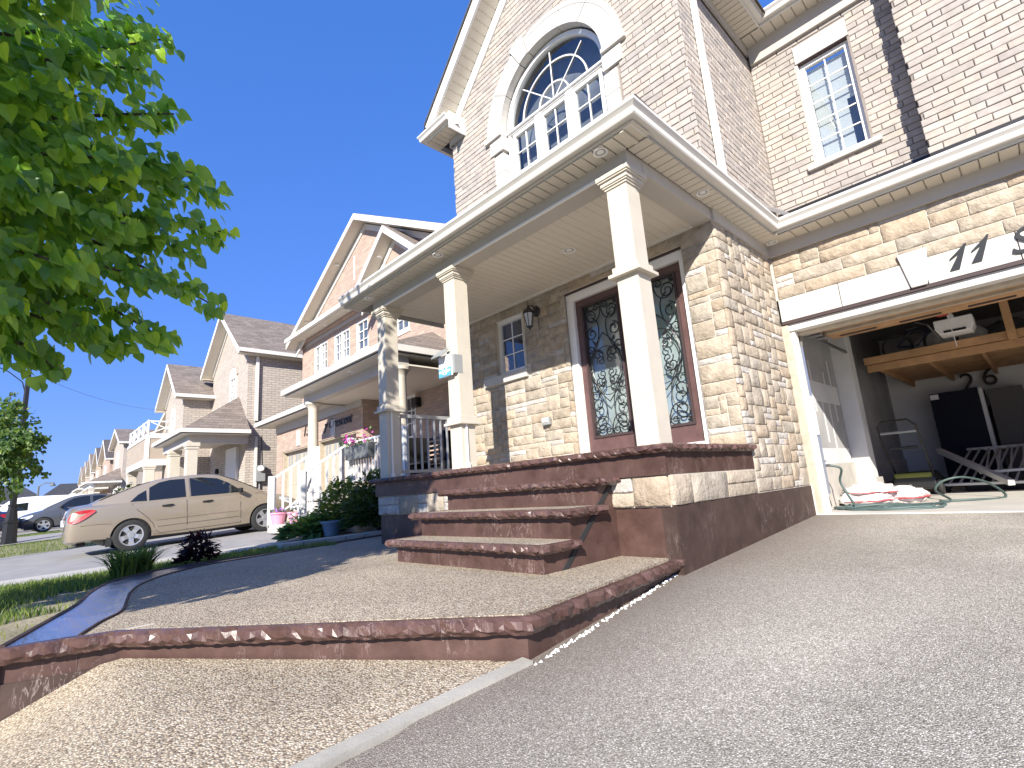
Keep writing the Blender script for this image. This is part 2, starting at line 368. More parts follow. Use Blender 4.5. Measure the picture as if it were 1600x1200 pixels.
def up_spans(z): return [(XF+.012, -1.36), (-.74, -.28)] if 4.8 < z < 6.6 else [(XF+.012, -.28)]
course_bricks(FU, 4.2, 6.72, up_spans)
course_bricks(FU2, 4.05, 6.95, lambda z: [(-.275, 4.1)])
walls = {}
m = MB()   # mortar bed of the gable wall with the arched opening, as vertical strips
yb = YW+.012
def top_z(x): return min(7.0, 99) if False else max(7.0, 9.28-abs(x+3.99)/.98) if abs(x+3.99) < 2.3 else 7.0
xs = sorted(set([XL, XF] + [AXC-1.0+i*.1 for i in range(21)] + [XL+.2*i for i in range(1, 20)] + [-3.99]))
for a, b in zip(xs[:-1], xs[1:]):
    mid = (a+b)/2
    if abs(mid-AXC) < .999:
        za = [ASP+math.sqrt(max(0, 1.0-(x-AXC)**2)) for x in (a, b)]
        m.quad((a, yb, 3.6), (b, yb, 3.6), (b, yb, 4.97), (a, yb, 4.97)); m.quad((a, yb, za[0]), (b, yb, za[1]), (b, yb, top_z(b)), (a, yb, top_z(a)))
    else: m.quad((a, yb, 3.6), (b, yb, 3.6), (b, yb, top_z(b)), (a, yb, top_z(a)))
m.quad((XL+.012, yb, 3.6), (XL+.012, yb, 7.0), (XL+.012, 12, 7.0), (XL+.012, 12, .4))
walls['g'] = m.build('gable_brick_wall', 'mortar', house)
walls['s'] = MB().box(XF-.2, XF-.012, YW+.02, YU+.2, 3.6, 7.0).build('side_brick_wall', 'mortar', house)
m = MB()
for x0, x1, z0, z1 in ((XF-.1, -1.36, 3.9, 6.9), (-.74, -.262, 3.9, 6.9), (-1.36, -.74, 3.9, 4.82), (-1.36, -.74, 6.34, 6.9)): m.box(x0, x1, YU+.012, YU+.2, z0, z1)
m.box(-.262, 4.2, 6.892, 7.3, 3.9, 7.1)
walls['u'] = m.build('upper_garage_brick_wall', 'mortar', house)
wall_of = {FG: walls['g'], FS: walls['s'], FU: walls['u'], FU2: walls['u']}
camv = Vector((0, 0, ZC))
def bpos(fr, u, z, d=0.0): return Vector((u, fr[1]+fr[2]*d, z)) if fr[0] == 'X' else Vector((fr[1]+fr[2]*d, u, z))
def on_screen(P):
    d = P-camv; w = d.dot(fwd)
    if w < .1: return None
    return 800+FPX*d.dot(cr)/w, 600-FPX*d.dot(cu)/w
def vis_area(b):
    fr, ua, ub, za, zb = b; q = [on_screen(bpos(fr, u, z)) for u, z in ((ua, za), (ub, za), (ub, zb), (ua, zb))]
    if any(c is None for c in q) or not any(0 < c[0] < 1600 and 0 < c[1] < 1200 for c in q): return 0
    return abs(sum(q[i][0]*q[(i+1) % 4][1]-q[(i+1) % 4][0]*q[i][1] for i in range(4)))/2
BRICKS.sort(key=vis_area, reverse=True)
def brick_faces(mb, fr, ua, ub, za, zb, rnd, c=None):
    """front face with worn chamfered rim + four sides; 9 quads"""
    e = .006; j = [rnd.uniform(-.0025, .0025) for _ in range(9)]; pr = rnd.uniform(-.001, .003)
    o = [(ua, za+j[0]), (ub+j[1], za+j[2]), (ub+j[3], zb+j[4]), (ua+j[5], zb)]
    ii = [(ua+e, za+e), (ub-e, za+e), (ub-e, zb-e), (ua+e, zb-e)]
    i0 = len(mb.v)
    for (u, z) in o: mb.v.append(tuple(bpos(fr, u, z, -.012)))
    for (u, z) in o: mb.v.append(tuple(bpos(fr, u, z, -.003+pr)))
    for (u, z) in ii: mb.v.append(tuple(bpos(fr, u, z, .0005+pr)))
    flip = (fr[0] == 'Y') ; flip = flip if fr[2] > 0 else flip
    def f(*a): a = tuple(i0+k for k in a); mb.f.append(a)
    for k in range(4):
        n_ = (k+1) % 4; f(k, n_, 4+n_, 4+k); f(4+k, 4+n_, 8+n_, 8+k)
    f(8, 9, 10, 11)
rb = random.Random(3)
for k, b in enumerate(BRICKS[:300]):
    mb = MB(); brick_faces(mb, *b, rb); me = mb.mesh('brick', 'brick'); t = rb.choice(BT); set_tint(me, [t]*len(me.polygons)); inst('brick', me, wall_of[b[0]])
for fr in (FG, FS, FU, FU2):
    mb = MB(); tint = []
    for b in BRICKS[300:]:
        if b[0] != fr: continue
        n0 = len(mb.f); brick_faces(mb, *b, rb); t = rb.choice(BT); tint += [t]*(len(mb.f)-n0)
    if mb.f:
        o = mb.build('brick_field', 'brick', wall_of[fr], kind='stuff'); set_tint(o.data, tint)

# ---- stonework: random ashlar packed into cells, each stone its own lumpy mesh
STONES = []
def ashlar(fr, u0, u1, z0, z1, holes, seed, cw=.085, ch=.072, wall=None, corner=None):
    rnd = random.Random(seed); nu = max(1, round((u1-u0)/cw)); nz = max(1, round((z1-z0)/ch)); cu_, cz = (u1-u0)/nu, (z1-z0)/nz
    occ = [[any(h[0] < u0+(i+.5)*cu_ < h[1] and h[2] < z0+(k+.5)*cz < h[3] for h in holes) for i in range(nu)] for k in range(nz)]
    for k in range(nz):
        for i in range(nu):
            if occ[k][i]: continue
            hh = rnd.choice([1, 1, 2, 2, 2, 3]); ww = rnd.choice([3, 4, 5, 6]) if hh > 1 else rnd.choice([2, 3, 4, 5])
            if hh == 3: ww = rnd.choice([3, 4])
            while hh > 1 and (k+hh > nz or occ[k+hh-1][i]): hh -= 1
            w = 0
            while w < ww and i+w < nu and not any(occ[k+q][i+w] for q in range(hh)): w += 1
            # do not leave one-cell slivers
            if i+w == nu-1 and not occ[k][nu-1] and all(not occ[k+q][nu-1] for q in range(hh)): w += 1
            for q in range(hh):
                for r_ in range(w): occ[k+q][i+r_] = True
            STONES.append((fr, u0+i*cu_, u0+(i+w)*cu_, z0+k*cz, z0+(k+hh)*cz, wall, rnd.random(), hh))
def stone_mesh(mb, fr, ua, ub, za, zb, rnd, hh):
    g = .0045; ua += g; ub -= g; za += g; zb -= g
    nu = max(4, min(8, int((ub-ua)/.06)+3)); nz = max(4, min(5, int((zb-za)/.05)+3)); i0 = len(mb.v); pillow = .011 if hh > 1 else .006
    s1, s2 = rnd.uniform(0, 50), rnd.uniform(0, 50)
    for k in range(nz+1):
        for i in range(nu+1):
            fu, fz = [0, min(.3, .007/(ub-ua))] [i] if i < 2 else ([1, 1-min(.3, .007/(ub-ua))][nu-i] if nu-i < 2 else i/nu), [0, min(.3, .007/(zb-za))][k] if k < 2 else ([1, 1-min(.3, .007/(zb-za))][nz-k] if nz-k < 2 else k/nz); u = ua+(ub-ua)*fu; z = za+(zb-za)*fz
            edge = min(fu*(ub-ua), (1-fu)*(ub-ua), fz*(zb-za), (1-fz)*(zb-za))
            d = .001+pillow*min(1, edge/.009)*(.7+.3*min(1, edge/.03))+ (mnoise.noise(Vector((u*9+s1, z*11+s2, s1)))*.011+mnoise.noise(Vector((u*23+s1, z*25, s2)))*.005)*min(1, edge/.009)
            ju = rnd.uniform(-.006, .006) if 0 < i < nu else mnoise.noise(Vector((z*14+s1, s2, i)))*.006; jz = rnd.uniform(-.006, .006) if 0 < k < nz else mnoise.noise(Vector((u*12+s2, s1, k)))*.006
            mb.v.append(tuple(bpos(fr, u+ju, z+jz, d)))
    def q(a, b, c, d_): mb.f.append((a, b, c, d_))
    for k in range(nz):
        for i in range(nu): a = i0+k*(nu+1)+i; q(a, a+1, a+nu+2, a+nu+1)
    # rim back to the mortar bed
    rim = [i0+i for i in range(nu+1)] + [i0+k*(nu+1)+nu for k in range(1, nz+1)] + [i0+nz*(nu+1)+i for i in range(nu-1, -1, -1)] + [i0+k*(nu+1) for k in range(nz-1, 0, -1)]
    j0 = len(mb.v)
    for r_ in rim:
        P = Vector(mb.v[r_]); n_ = Vector((0, fr[2], 0)) if fr[0] == 'X' else Vector((fr[2], 0, 0)); pl = fr[1]
        P = Vector((P.x, pl-fr[2]*.02, P.z)) if fr[0] == 'X' else Vector((pl-fr[2]*.02, P.y, P.z)); mb.v.append(tuple(P))
    for k in range(len(rim)): mb.f.append((rim[k], j0+k, j0+(k+1) % len(rim), rim[(k+1) % len(rim)]))
FD = ('X', YW, -1); FP = ('Y', XF, 1); FGR = ('X', YG, -1); FPF = ('X', 3.385, -1)
DX0, DX1, DZ1 = -3.98, -2.30, 3.42
WX0, WX1, WZ0, WZ1 = -5.32, -4.74, 2.61, 3.44
m = MB(); y0 = YW+.003
for a, b, c, d in ((XL, WX0, 1.1, 3.6), (WX0, WX1, 1.1, WZ0), (WX0, WX1, WZ1, 3.6), (WX1, DX0, 1.1, 3.6), (DX0, DX1, DZ1, 3.6), (DX1, XF-.02, 1.1, 3.6)): m.box(a, b, y0, y0+.16, c, d)
sw_door = m.build('porch_stone_wall', 'stone_mortar', house)
ashlar(FD, XL, XF-.002, SLAB, 3.55, [(WX0, WX1, WZ0, WZ1), (DX0, DX1, 1, DZ1), (-5.58, -4.66, 2.47, 2.62)], 5, wall=sw_door, cw=.075, ch=.064)
sw_side = MB().box(XF-.2, XF-.003, YW, YG+.02, .3, 3.6).build('side_stone_wall', 'stone_mortar', house)
ashlar(FP, YW-.02, YG-.01, .80, 3.55, [(YW-.05, YW+.06, .7, SLAB-.02)], 11, wall=sw_side, cw=.062, ch=.064)
sw_gar = MB().box(XF, 5, YG+.003, YG+.2, 2.98, 3.6).build('garage_stone_wall', 'stone_mortar', house)
ashlar(FGR, XF+.03, 4.2, 2.975, 3.55, [(-.70, -.46, 2.9, 3.075)], 23, cw=.10, ch=.072, wall=sw_gar)
porch = thing('porch', 'brown stamped concrete porch with a band of tan stone under its slab', 'porch', (-4, 3.4, .44))
sw_pf = MB().box(XL, XF-.01, 3.40, 3.6, .79, 1.03).build('front_stone_band', 'stone_mortar', porch)
ashlar(FPF, XL+.01, XF-.01, .795, 1.015, [], 31, wall=sw_pf, cw=.1, ch=.105)
FPS = ('Y', XF+.015, 1)
sw_ps = MB().box(XF-.1, XF, 3.41, YW-.01, .79, 1.03).build('side_stone_band', 'stone_mortar', porch)
ashlar(FPS, 3.385, YW-.02, .795, 1.015, [], 37, wall=sw_ps, cw=.1, ch=.105)
def st_area(s):
    return vis_area(s[:5])
STONES.sort(key=st_area, reverse=True)
ST_T = [(1, 1, 1), (1.08, 1.05, 1.0), (.92, .9, .86), (1.05, .98, .9), (1.12, 1.1, 1.06), (.97, .99, 1.0)]
rs = random.Random(5); fields = {}
cnt = {}
for s in STONES:
    fr, ua, ub, za, zb, wall, rr, hh = s
    t = rs.choice(ST_T)
    if hh == 1 and rr < .55: t = (1.22, 1.32, 1.5)       # thin cream pieces
    key = 'h' if wall.parent == house else 'p'
    cnt[key] = cnt.get(key, 0)+1
    if cnt[key] <= 300:
        mb = MB(); stone_mesh(mb, fr, ua, ub, za, zb, rs, hh); me = mb.mesh('stone', 'stone', smooth=True); set_tint(me, [t]*len(me.polygons)); inst('stone', me, wall)
    else:
        mb, tl = fields.setdefault(wall.name, (MB(), [])); n0 = len(mb.f); stone_mesh(mb, fr, ua, ub, za, zb, rs, hh); tl += [t]*(len(mb.f)-n0); fields[wall.name] = (mb, tl)
for nme, (mb, tl) in fields.items():
    o = mb.build('stone_field', 'stone', bpy.data.objects[nme], kind='stuff', smooth=True); set_tint(o.data, tl)

# ---- gutters (K profile swept with mitred corners), fascia, soffits, beams
def sweep(mb, path, prof, closed_prof=True):
    """path: list of (x,y) with per-point outward mitre vectors worked out from left normals; prof: (out, z)"""
    P = [Vector((p[0], p[1])) for p in path]; n = len(P); rings = []
    for k in range(n):
        ds = []
        if k > 0: ds.append((P[k]-P[k-1]).normalized())
        if k < n-1: ds.append((P[k+1]-P[k]).normalized())
        nr = [Vector((d.y, -d.x)) for d in ds]         # outward = right of travel
        if len(nr) == 2: mvec = (nr[0]+nr[1]); mvec = mvec/ (mvec.dot(nr[0]))
        else: mvec = nr[0]
        i = len(mb.v); rings.append(i)
        for (o_, z) in prof: q = P[k]+mvec*o_; mb.v.append((q.x, q.y, z))
    L_ = len(prof)
    for k in range(n-1):
        for j in range(L_ if closed_prof else L_-1): a, b = rings[k]+j, rings[k]+(j+1) % L_; mb.f.append((a, b, b-rings[k]+rings[k+1], a-rings[k]+rings[k+1]))
    if closed_prof: mb.f.append(tuple(rings[0]+j for j in reversed(range(L_)))); mb.f.append(tuple(rings[-1]+j for j in range(L_)))
    return mb
def kgutter(z): return [(0, z), (.06, z), (.068, z+.012), (.072, z+.05), (.095, z+.078), (.10, z+.082), (.10, z+.108), (.092, z+.112), (.088, z+.10), (.012, z+.10), (0, z+.118)]
GXL = W(531, 468, y=3.1).x
gpath = [(GXL, 3.17), (-1.72, 3.17), (-1.72, 6.14), (4.0, 6.14)]     # fascia line; the gutter hangs .1 outside it
smooth_angle(sweep(MB(), gpath, kgutter(3.70)).build('gutter', 'gutter', house), 25)
sweep(MB(), gpath, [(0, 3.672), (0, 3.83), (-.02, 3.83), (-.02, 3.672)]).build('fascia', 'gutter', house)
m = MB().box(GXL, GXL+.02, 3.17, 4.9, 3.672, 3.83); m.build('fascia', 'gutter', house)
# soffit: separate ribbed panels
sof = MB().box(GXL, -1.70, 3.16, 3.40, ZSOF+.012, ZSOF+.02).build('soffit', 'soffit', house)
def panels(parent, axis, a, b, c0, c1, z, step, vent=True, matn='soffit_vent'):
    n_ = max(1, round((b-a)/step)); s_ = (b-a)/n_
    mb = MB()
    w = s_-.006
    prof = [(-w/2, 0), (-w/2+.006, -.007), (w/2-.006, -.007), (w/2, 0)]
    L_ = c1-c0
    if axis == 'X':
        mb.prism([(p[0], 0, p[1]) for p in prof], (0, L_, 0))
    else: mb.prism([(0, p[0], p[1]) for p in reversed(prof)], (L_, 0, 0))
    me = mb.mesh('soffit_panel', matn)
    for k in range(n_):
        u = a+(k+.5)*s_
        inst('soffit_panel', me, parent, (u, c0, z) if axis == 'X' else (c0, u, z))
panels(sof, 'X', GXL+.02, -1.80, 3.175, 3.385, ZSOF, .105)
sof2 = MB().box(XF+.01, -1.72, 3.40, 6.14, ZSOF+.012, ZSOF+.02).build('soffit', 'soffit', house)
panels(sof2, 'Y', 3.40, 6.15, XF+.012, -1.725, ZSOF, .105)
sof3 = MB().box(-1.70, 4, 6.145, YG+.02, ZSOF+.014, ZSOF+.022).build('soffit', 'soffit', house)
panels(sof3, 'X', -1.70, 3.6, 6.155, YG-.005, ZSOF, .135)
MB().box(XF+.01, -1.69, 6.12, YG+.01, ZSOF-.004, ZSOF+.02).build('soffit_corner', 'soffit', house)
MB().box(-1.83, -1.80, 3.172, 3.39, ZSOF-.012, ZSOF+.002).build('soffit_mitre_trim', 'soffit', house)
# beams and frieze boards
MB().box(-6.1, XF, 3.385, 3.62, ZB, ZSOF+.005).build('porch_beam', 'frieze', house, bevel=.004)
MB().box(XF-.19, XF+.004, 3.62, YW+.02, ZB+.001, ZSOF+.005).build('porch_beam', 'frieze', house, bevel=.004)
MB().box(-6.1, XF, 3.378, 3.40, ZB-.014, ZB+.006).build('beam_trim', 'white', house)
MB().box(XF-.01, XF+.03, YW-.03, YG-.02, ZB-.02, ZSOF+.004).build('frieze_board', 'frieze', house)
MB().box(XF+.03, 4, YG-.045, YG+.01, ZB-.025, ZSOF+.003).build('frieze_board', 'frieze', house)
# porch ceiling boards run front to back
cb = MB().box(-6.1, XF-.19, 3.62, YW+.02, ZB+.05, ZB+.06).build('porch_ceiling', 'ceiling', house)
mb = MB(); w = .098; prof = [(-w/2, .006), (-w/2+.004, 0), (w/2-.012, 0), (w/2-.006, .008), (w/2, .008)]
mb.prism([(p[0], 0, p[1]) for p in reversed(prof)] , (0, YW-3.62, 0)); me = mb.mesh('ceiling_board', 'ceiling')
for k in range(40): inst('ceiling_board', me, cb, (-6.05+k*.1, 3.62, ZB+.035))
MB().box(-6.1, XF-.2, YW-.035, YW, ZB+.005, ZB+.04).build('ceiling_trim', 'gutter', house)
def pot_light(x, y, z, r=.062, vert=False):
    mb = MB().lathe([(r*.72, -.001), (r*.8, -.006), (r, -.008), (r*1.02, 0)], (x, y, z), 20); o = mb.build('pot_light', 'white', house)
    l = MB().lathe([(r*.3, .001), (r*.7, -.002), (r*.7, .002)], (x, y, z-.0005), 16).build('lens', 'plastic_grey', o); return o
for px in ((938, 238), (684, 398), (577, 466)): P = W(*px, z=ZSOF-.008); pot_light(P.x, min(P.y, 3.31), ZSOF-.008)
for px in ((1098, 301), (1206, 379)): P = W(*px, z=ZSOF-.008); pot_light(P.x, P.y, ZSOF-.008)
P = W(889, 391, z=ZB+.034); pot_light(P.x, P.y, ZB+.033, .075)
# roofs over porch and garage (only their lower edge shows)
MB().prism([(GXL, 3.10, 3.80), (-1.62, 3.10, 3.80), (XF, YW+.01, 4.25), (GXL, YW+.01, 4.25)], (0, 0, .03)).build('porch_roof', 'roof_dark', house)
MB().prism([(-1.64, 3.10, 3.80), (-1.64, 6.1, 3.80), (XF+.01, 6.5, 4.02), (XF+.01, 4.9, 4.02)], (0, 0, .03)).build('porch_roof', 'roof_dark', house)
MB().prism([(XF+.02, 6.07, 3.79), (4, 6.07, 3.79), (4, YU+.01, 4.27), (XF+.02, YU+.01, 4.27)], (0, 0, .035)).build('garage_roof', 'roof_dark', house)
MB().box(XF+.01, -.27, YU-.02, YU+.01, 4.29, 4.36).build('flashing', 'black', house)
MB().box(-.27, 3.2, 6.86, 6.89, 4.16, 4.23).build('flashing', 'black', house)
MB().prism([(-1.66, 6.75, 4.08), (XF, 6.75, 4.3), (XF, 7.1, 4.42)], (0, .0, .05)).build('flashing', 'steel', house)

# ---- upper eaves: around the inner corner and the gable's cornice return
ZU = 6.98
upath = [(-1.62, 4.2), (-1.62, 6.86), (4.0, 6.86)]
smooth_angle(sweep(MB(), upath, kgutter(ZU+.03)).build('gutter', 'gutter', house), 25)
sweep(MB(), upath, [(0, ZU), (0, ZU+.15), (-.02, ZU+.15), (-.02, ZU)]).build('fascia', 'gutter', house)
so = MB().box(XF+.03, -1.64, 4.5, 6.9, ZU+.03, ZU+.04).build('soffit', 'soffit', house); panels(so, 'Y', 4.9, 6.86, XF+.03, -1.64, ZU+.015, .1, matn='soffit')
so = MB().box(-1.64, 3.5, 6.88, YU, ZU+.03, ZU+.04).build('soffit', 'soffit', house); panels(so, 'X', XF+.03, 2.5, 6.88, YU-.02, ZU+.015, .135)
MB().box(XF+.002, XF+.032, YW, YU-.03, 6.86, ZU+.02).build('frieze_board', 'frieze', house)
MB().box(XF+.032, 3.5, YU-.05, YU-.002, 6.70, ZU+.018).build('frieze_board', 'frieze', house)
P = W(1186, 82, z=ZU); pot_light(P.x, P.y, ZU+.004)
MB().prism([(-1.6, 4.3, 7.10), (-1.6, 6.84, 7.10), (XF-.4, 7.2, 7.5), (XF-.4, 4.3, 7.5)], (0, 0, .03)).build('main_roof', 'roof_dark', house)
MB().prism([(-2.0, 6.82, 7.10), (4, 6.82, 7.10), (4, 8.5, 7.9), (-2.0, 8.5, 7.9)], (0, 0, .03)).build('main_roof', 'roof_dark', house)
# gable rake on the left: fascia, sloping soffit boards, inner frieze
RZ = lambda x: 7.17+(x+6.2)*1.0
def rake(x, off): return RZ(x)+off
sgn = Vector((1, 0, 1)).normalized(); nrm = Vector((-1, 0, 1)).normalized()
A = Vector((-6.25, 0, 7.12)); Bq = Vector((-3.99, 0, 9.38))
def rake_bar(name, y0, y1, d0, d1, mt, par=house):
    """bar along the left rake between offsets d0,d1 measured square to the slope"""
    p = [A+nrm*d0, Bq+nrm*d0, Bq+nrm*d1, A+nrm*d1]; mb = MB(); mb.prism([(q.x, y0, q.z) for q in p], (0, y1-y0, 0)); return mb.build(name, mt, par)
rake_bar('rake_fascia', 4.56, 4.60, -.09, .09, 'white'); rake_bar('rake_roof_edge', 4.53, 4.95, .09, .115, 'shingle_dark')
rs_ = rake_bar('rake_soffit', 4.60, YW, -.075, -.067, 'soffit')
for k in range(24):
    s0 = .03+k*.135; c_ = A+sgn*(s0+.06)+nrm*(-.08)
    mb = MB(); p = [A+sgn*s0+nrm*-.075, A+sgn*(s0+.125)+nrm*-.075, A+sgn*(s0+.118)+nrm*-.085, A+sgn*(s0+.007)+nrm*-.085]; mb.prism([(q.x, 4.605, q.z) for q in p], (0, YW-4.615, 0)); mb.build('soffit_panel', 'soffit', rs_)
rake_bar('rake_frieze', 4.90, YW+.005, -.26, -.085, 'white')
# right slope of the gable (above the frame) so the house stays whole
MB().prism([(-3.99, 4.53, 9.5), (-1.5, 4.53, 7.05), (-1.5, 9, 7.05), (-3.99, 9, 9.5)], (0, 0, .03)).build('main_roof', 'roof_dark', house)
MB().prism([(-3.99, 4.56, 9.5), (-6.45, 4.56, 7.05), (-6.45, 12, 7.05), (-3.99, 12, 9.5)], (0, 0, .03)).build('main_roof', 'roof_dark', house)
# cornice return box
cx0, cx1 = -6.52, -5.72
smooth_angle(sweep(MB(), [(cx0+.1, 6.2), (cx0+.1, 4.62), (cx1, 4.62)][::1], kgutter(6.98)).build('gutter', 'gutter', house), 25)
MB().box(cx0+.1, cx1, 4.62, YW, 6.96, 7.13).build('cornice_return', 'white', house)
MB().box(cx1-.002, cx1+.02, 4.60, YW, 6.83, 7.14).build('cornice_end', 'white', house)
so = MB().box(cx0+.12, cx1, 4.64, YW, 6.955, 6.962).build('soffit', 'soffit', house); panels(so, 'X', cx0+.12, cx1-.03, 4.64, YW-.01, 6.953, .1, matn='soffit')
MB().box(XL-.03, cx1+.01, YW-.035, YW-.002, 6.83, 6.96).build('frieze_board', 'frieze', house)
MB().box(XL-.035, XL-.005, YW-.03, 12, 6.8, 6.96).build('frieze_board', 'frieze', house)
P = W(712, 196, z=6.945); pot_light(P.x, P.y, 6.945)
# downspout
dsp = MB(); dsp.box(XF+.012, XF+.075, 5.27, 5.36, 4.02, 5.62).build('downspout', 'white', house, bevel=.01)
MB().box(XF+.010, XF+.07, 5.275, 5.355, 5.6, 6.98).build('downspout', 'white', house, bevel=.01)

# ---- windows
def frame_rect(mb, x0, x1, z0, z1, t, y0, y1):
    mb.box(x0, x1, y0, y1, z0, z0+t); mb.box(x0, x1, y0, y1, z1-t, z1); mb.box(x0, x0+t, y0, y1, z0+t, z1-t); mb.box(x1-t, x1, y0, y1, z0+t, z1-t)
def sash(parent, x0, x1, z0, z1, y, cols, rows, t=.045, mt=.014, fr=True, gmat='glass', rowz=None, name='window', d=.06):
    """one glazed sash facing -Y: frame, muntin bars and a pane"""
    mb = MB(); frame_rect(mb, x0, x1, z0, z1, t, y, y+d); o = mb.build(name, 'white', parent, bevel=.004)
    mb = MB()
    for c in range(1, cols): x = x0+t+(x1-x0-2*t)*c/cols; mb.box(x-mt/2, x+mt/2, y+d*.36, y+d*.6, z0+t, z1-t)
    zs = rowz or [z0+t+(z1-z0-2*t)*r/rows for r in range(1, rows)]
    for z in zs: mb.box(x0+t, x1-t, y+d*.37, y+d*.59, z-mt/2, z+mt/2)
    if mb.f: mb.build('muntin', 'white', o)
    MB().quad((x0+t-.004, y+d*.65, z0+t-.004), (x1-t+.004, y+d*.65, z0+t-.004), (x1-t+.004, y+d*.65, z1-t+.004), (x0+t-.004, y+d*.65, z1-t+.004)).build('pane', gmat, o)
    return o
# the arched window
WY = YW+.10
aw = MB()
SZ, WB = 6.30, 5.02
x0, x1 = AXC-.93, AXC+.93
aw.box(x0, x1, WY, WY+.08, SZ, SZ+.075); aw.box(x0, x0+.055, WY, WY+.08, WB, SZ); aw.box(x1-.055, x1, WY, WY+.08, WB, SZ); aw.box(x0, x1, WY, WY+.08, WB-.06, WB)
ow = aw.build('arched_window', 'white', house)
MB().box(x0-.01, x1+.01, WY-.03, WY+.02, SZ+.02, SZ+.055).build('transom_bar', 'white', ow, bevel=.01)
# half-round frame ring
def half_ring(r0, r1, y0, y1, n=36, c=(AXC, ASP), a0=0, a1=math.pi):
    mb = MB()
    for k in range(n):
        t0, t1 = a0+(a1-a0)*k/n, a0+(a1-a0)*(k+1)/n
        p = [(c[0]+r*math.cos(t), c[1]+r*math.sin(t)) for r, t in ((r0, t0), (r1, t0), (r1, t1), (r0, t1))]
        mb.prism([(q[0], y0, q[1]) for q in p], (0, y1-y0, 0))
    return mb
half_ring(.865, .93, WY, WY+.08).build('arch_frame', 'white', ow)
ga = MB(); ga.poly([(AXC+.87*math.cos(math.pi*k/30), WY+.05, ASP+.87*math.sin(math.pi*k/30)) for k in range(31)]); ga.build('pane', 'glass', ow)
mun = half_ring(.60, .618, WY+.025, WY+.042, 30); mun2 = half_ring(.27, .288, WY+.025, WY+.042, 24)
mun.build('muntin', 'white', ow); mun2.build('muntin', 'white', ow)
for a in (R(45), R(90), R(135)):
    d = Vector((math.cos(a), 0, math.sin(a))); MB().tube([Vector((AXC, WY+.034, ASP+.01)), Vector((AXC, WY+.034, ASP))+d*.80], .009, 6).build('muntin', 'white', ow)
for k in range(3):
    a = x0+.055+k*.583; sash(ow, a+.04, a+.583-.04, WB, SZ-.02, WY+.01, 2, 4, t=.05, rowz=[WB+.10, WB+.30, WB+.62, WB+.93], name='casement')
for k in (1, 2): MB().box(x0+.055+k*.583-.06, x0+.055+k*.583+.06, WY-.012, WY+.07, WB, SZ).build('mullion', 'white', ow, bevel=.006)
MB().box(x0-.05, x1+.05, WY+.35, WY+.40, WB-.2, ASP+1.1).build('room_behind', 'room', ow)
# limestone surround: voussoirs, ledges and jamb quoins
for a0, a1 in ((0.03, 48), (48.6, 72), (72.6, 106), (106.6, 118), (118.6, 146), (146.6, 180)):
    key = abs(a0-106.6) < .1
    half_ring(.955, 1.36 if key else ARO, YW-(.035 if key else .022), YW+.12, max(3, int((a1-a0)/5)), a0=R(a0), a1=R(a1)).build('voussoir', 'limestone', house)
half_ring(1.19, 1.203, YW-.026, YW-.02, 40, a0=R(2), a1=R(104)).build('arch_groove', 'frieze', house)
for sx in (-1, 1):
    xa, xb = sorted((AXC+sx*.955, AXC+sx*1.30)); MB().box(xa-.01, xb+.01, YW-.06, YW+.1, ASP-.065, ASP+.0).build('ledge', 'limestone', house, bevel=.012)
    for k, (zt, wq) in enumerate(((6.295, 1.22), (6.0, 1.13), (5.70, 1.13), (5.36, 1.13))):
        xa, xb = sorted((AXC+sx*.935, AXC+sx*wq)); MB().box(xa, xb, YW-.022, YW+.12, zt-.30+.004 if k else 6.06, zt-.004).build('quoin', 'limestone', house)
# garage-side upper window with blinds
gx0, gx1, gz0, gz1 = -1.34, -.76, 4.84, 6.33
gw = sash(house, gx0, gx1, gz0, gz1, YU+.06, 2, 5, t=.06, name='upper_window')
MB().box(gx0-.04, gx0, YU+.0, YU+.16, gz0, gz1).build('reveal', 'limestone', gw); MB().box(gx1, gx1+.03, YU+.0, YU+.16, gz0, gz1).build('reveal', 'mortar', gw)
for k in range(27):
    z = gz0+.07+k*.05
    if k < 27: MB().prism([(gx0+.06, YU+.150, z+.046), (gx0+.06, YU+.168, z), (gx0+.06, YU+.171, z), (gx0+.06, YU+.153, z+.046)], (gx1-gx0-.12-(.10 if k < 14 else 0), 0, 0)).build('blind_slat', 'white', gw)
MB().box(gx0, gx1, YU+.4, YU+.42, gz0, gz1).build('room_behind', 'drywall_dark', gw)
MB().box(gx0-.02, gx1+.02, YU-.015, YU+.1, 6.34, 6.60).build('lintel', 'limestone', house)
MB().box(-1.46, -.65, YU-.05, YU+.1, 4.765, 4.835).build('sill', 'limestone', house, bevel=.012)
MB().box(gx0, gx1, YU-.01, YU+.06, gz1-.0, gz1+.02).build('brown_flashing', 'dark_trim', house)
# window beside the door
pw = sash(house, WX0, WX1-.02, WZ0, WZ1-.01, YW+.07, 2, 3, t=.055, name='porch_window')
MB().box(WX0, WX1, YW+.5, YW+.52, WZ0-.2, WZ1+.1).build('room_behind', 'room', pw)
MB().box(WX0+.0, WX1, YW+.04, YW+.12, WZ1-.012, WZ1+.03).build('window_head', 'white', pw)
MB().box(-5.57, -4.68, YW-.055, YW+.12, 2.475, 2.60).build('sill', 'limestone', house, bevel=.01)

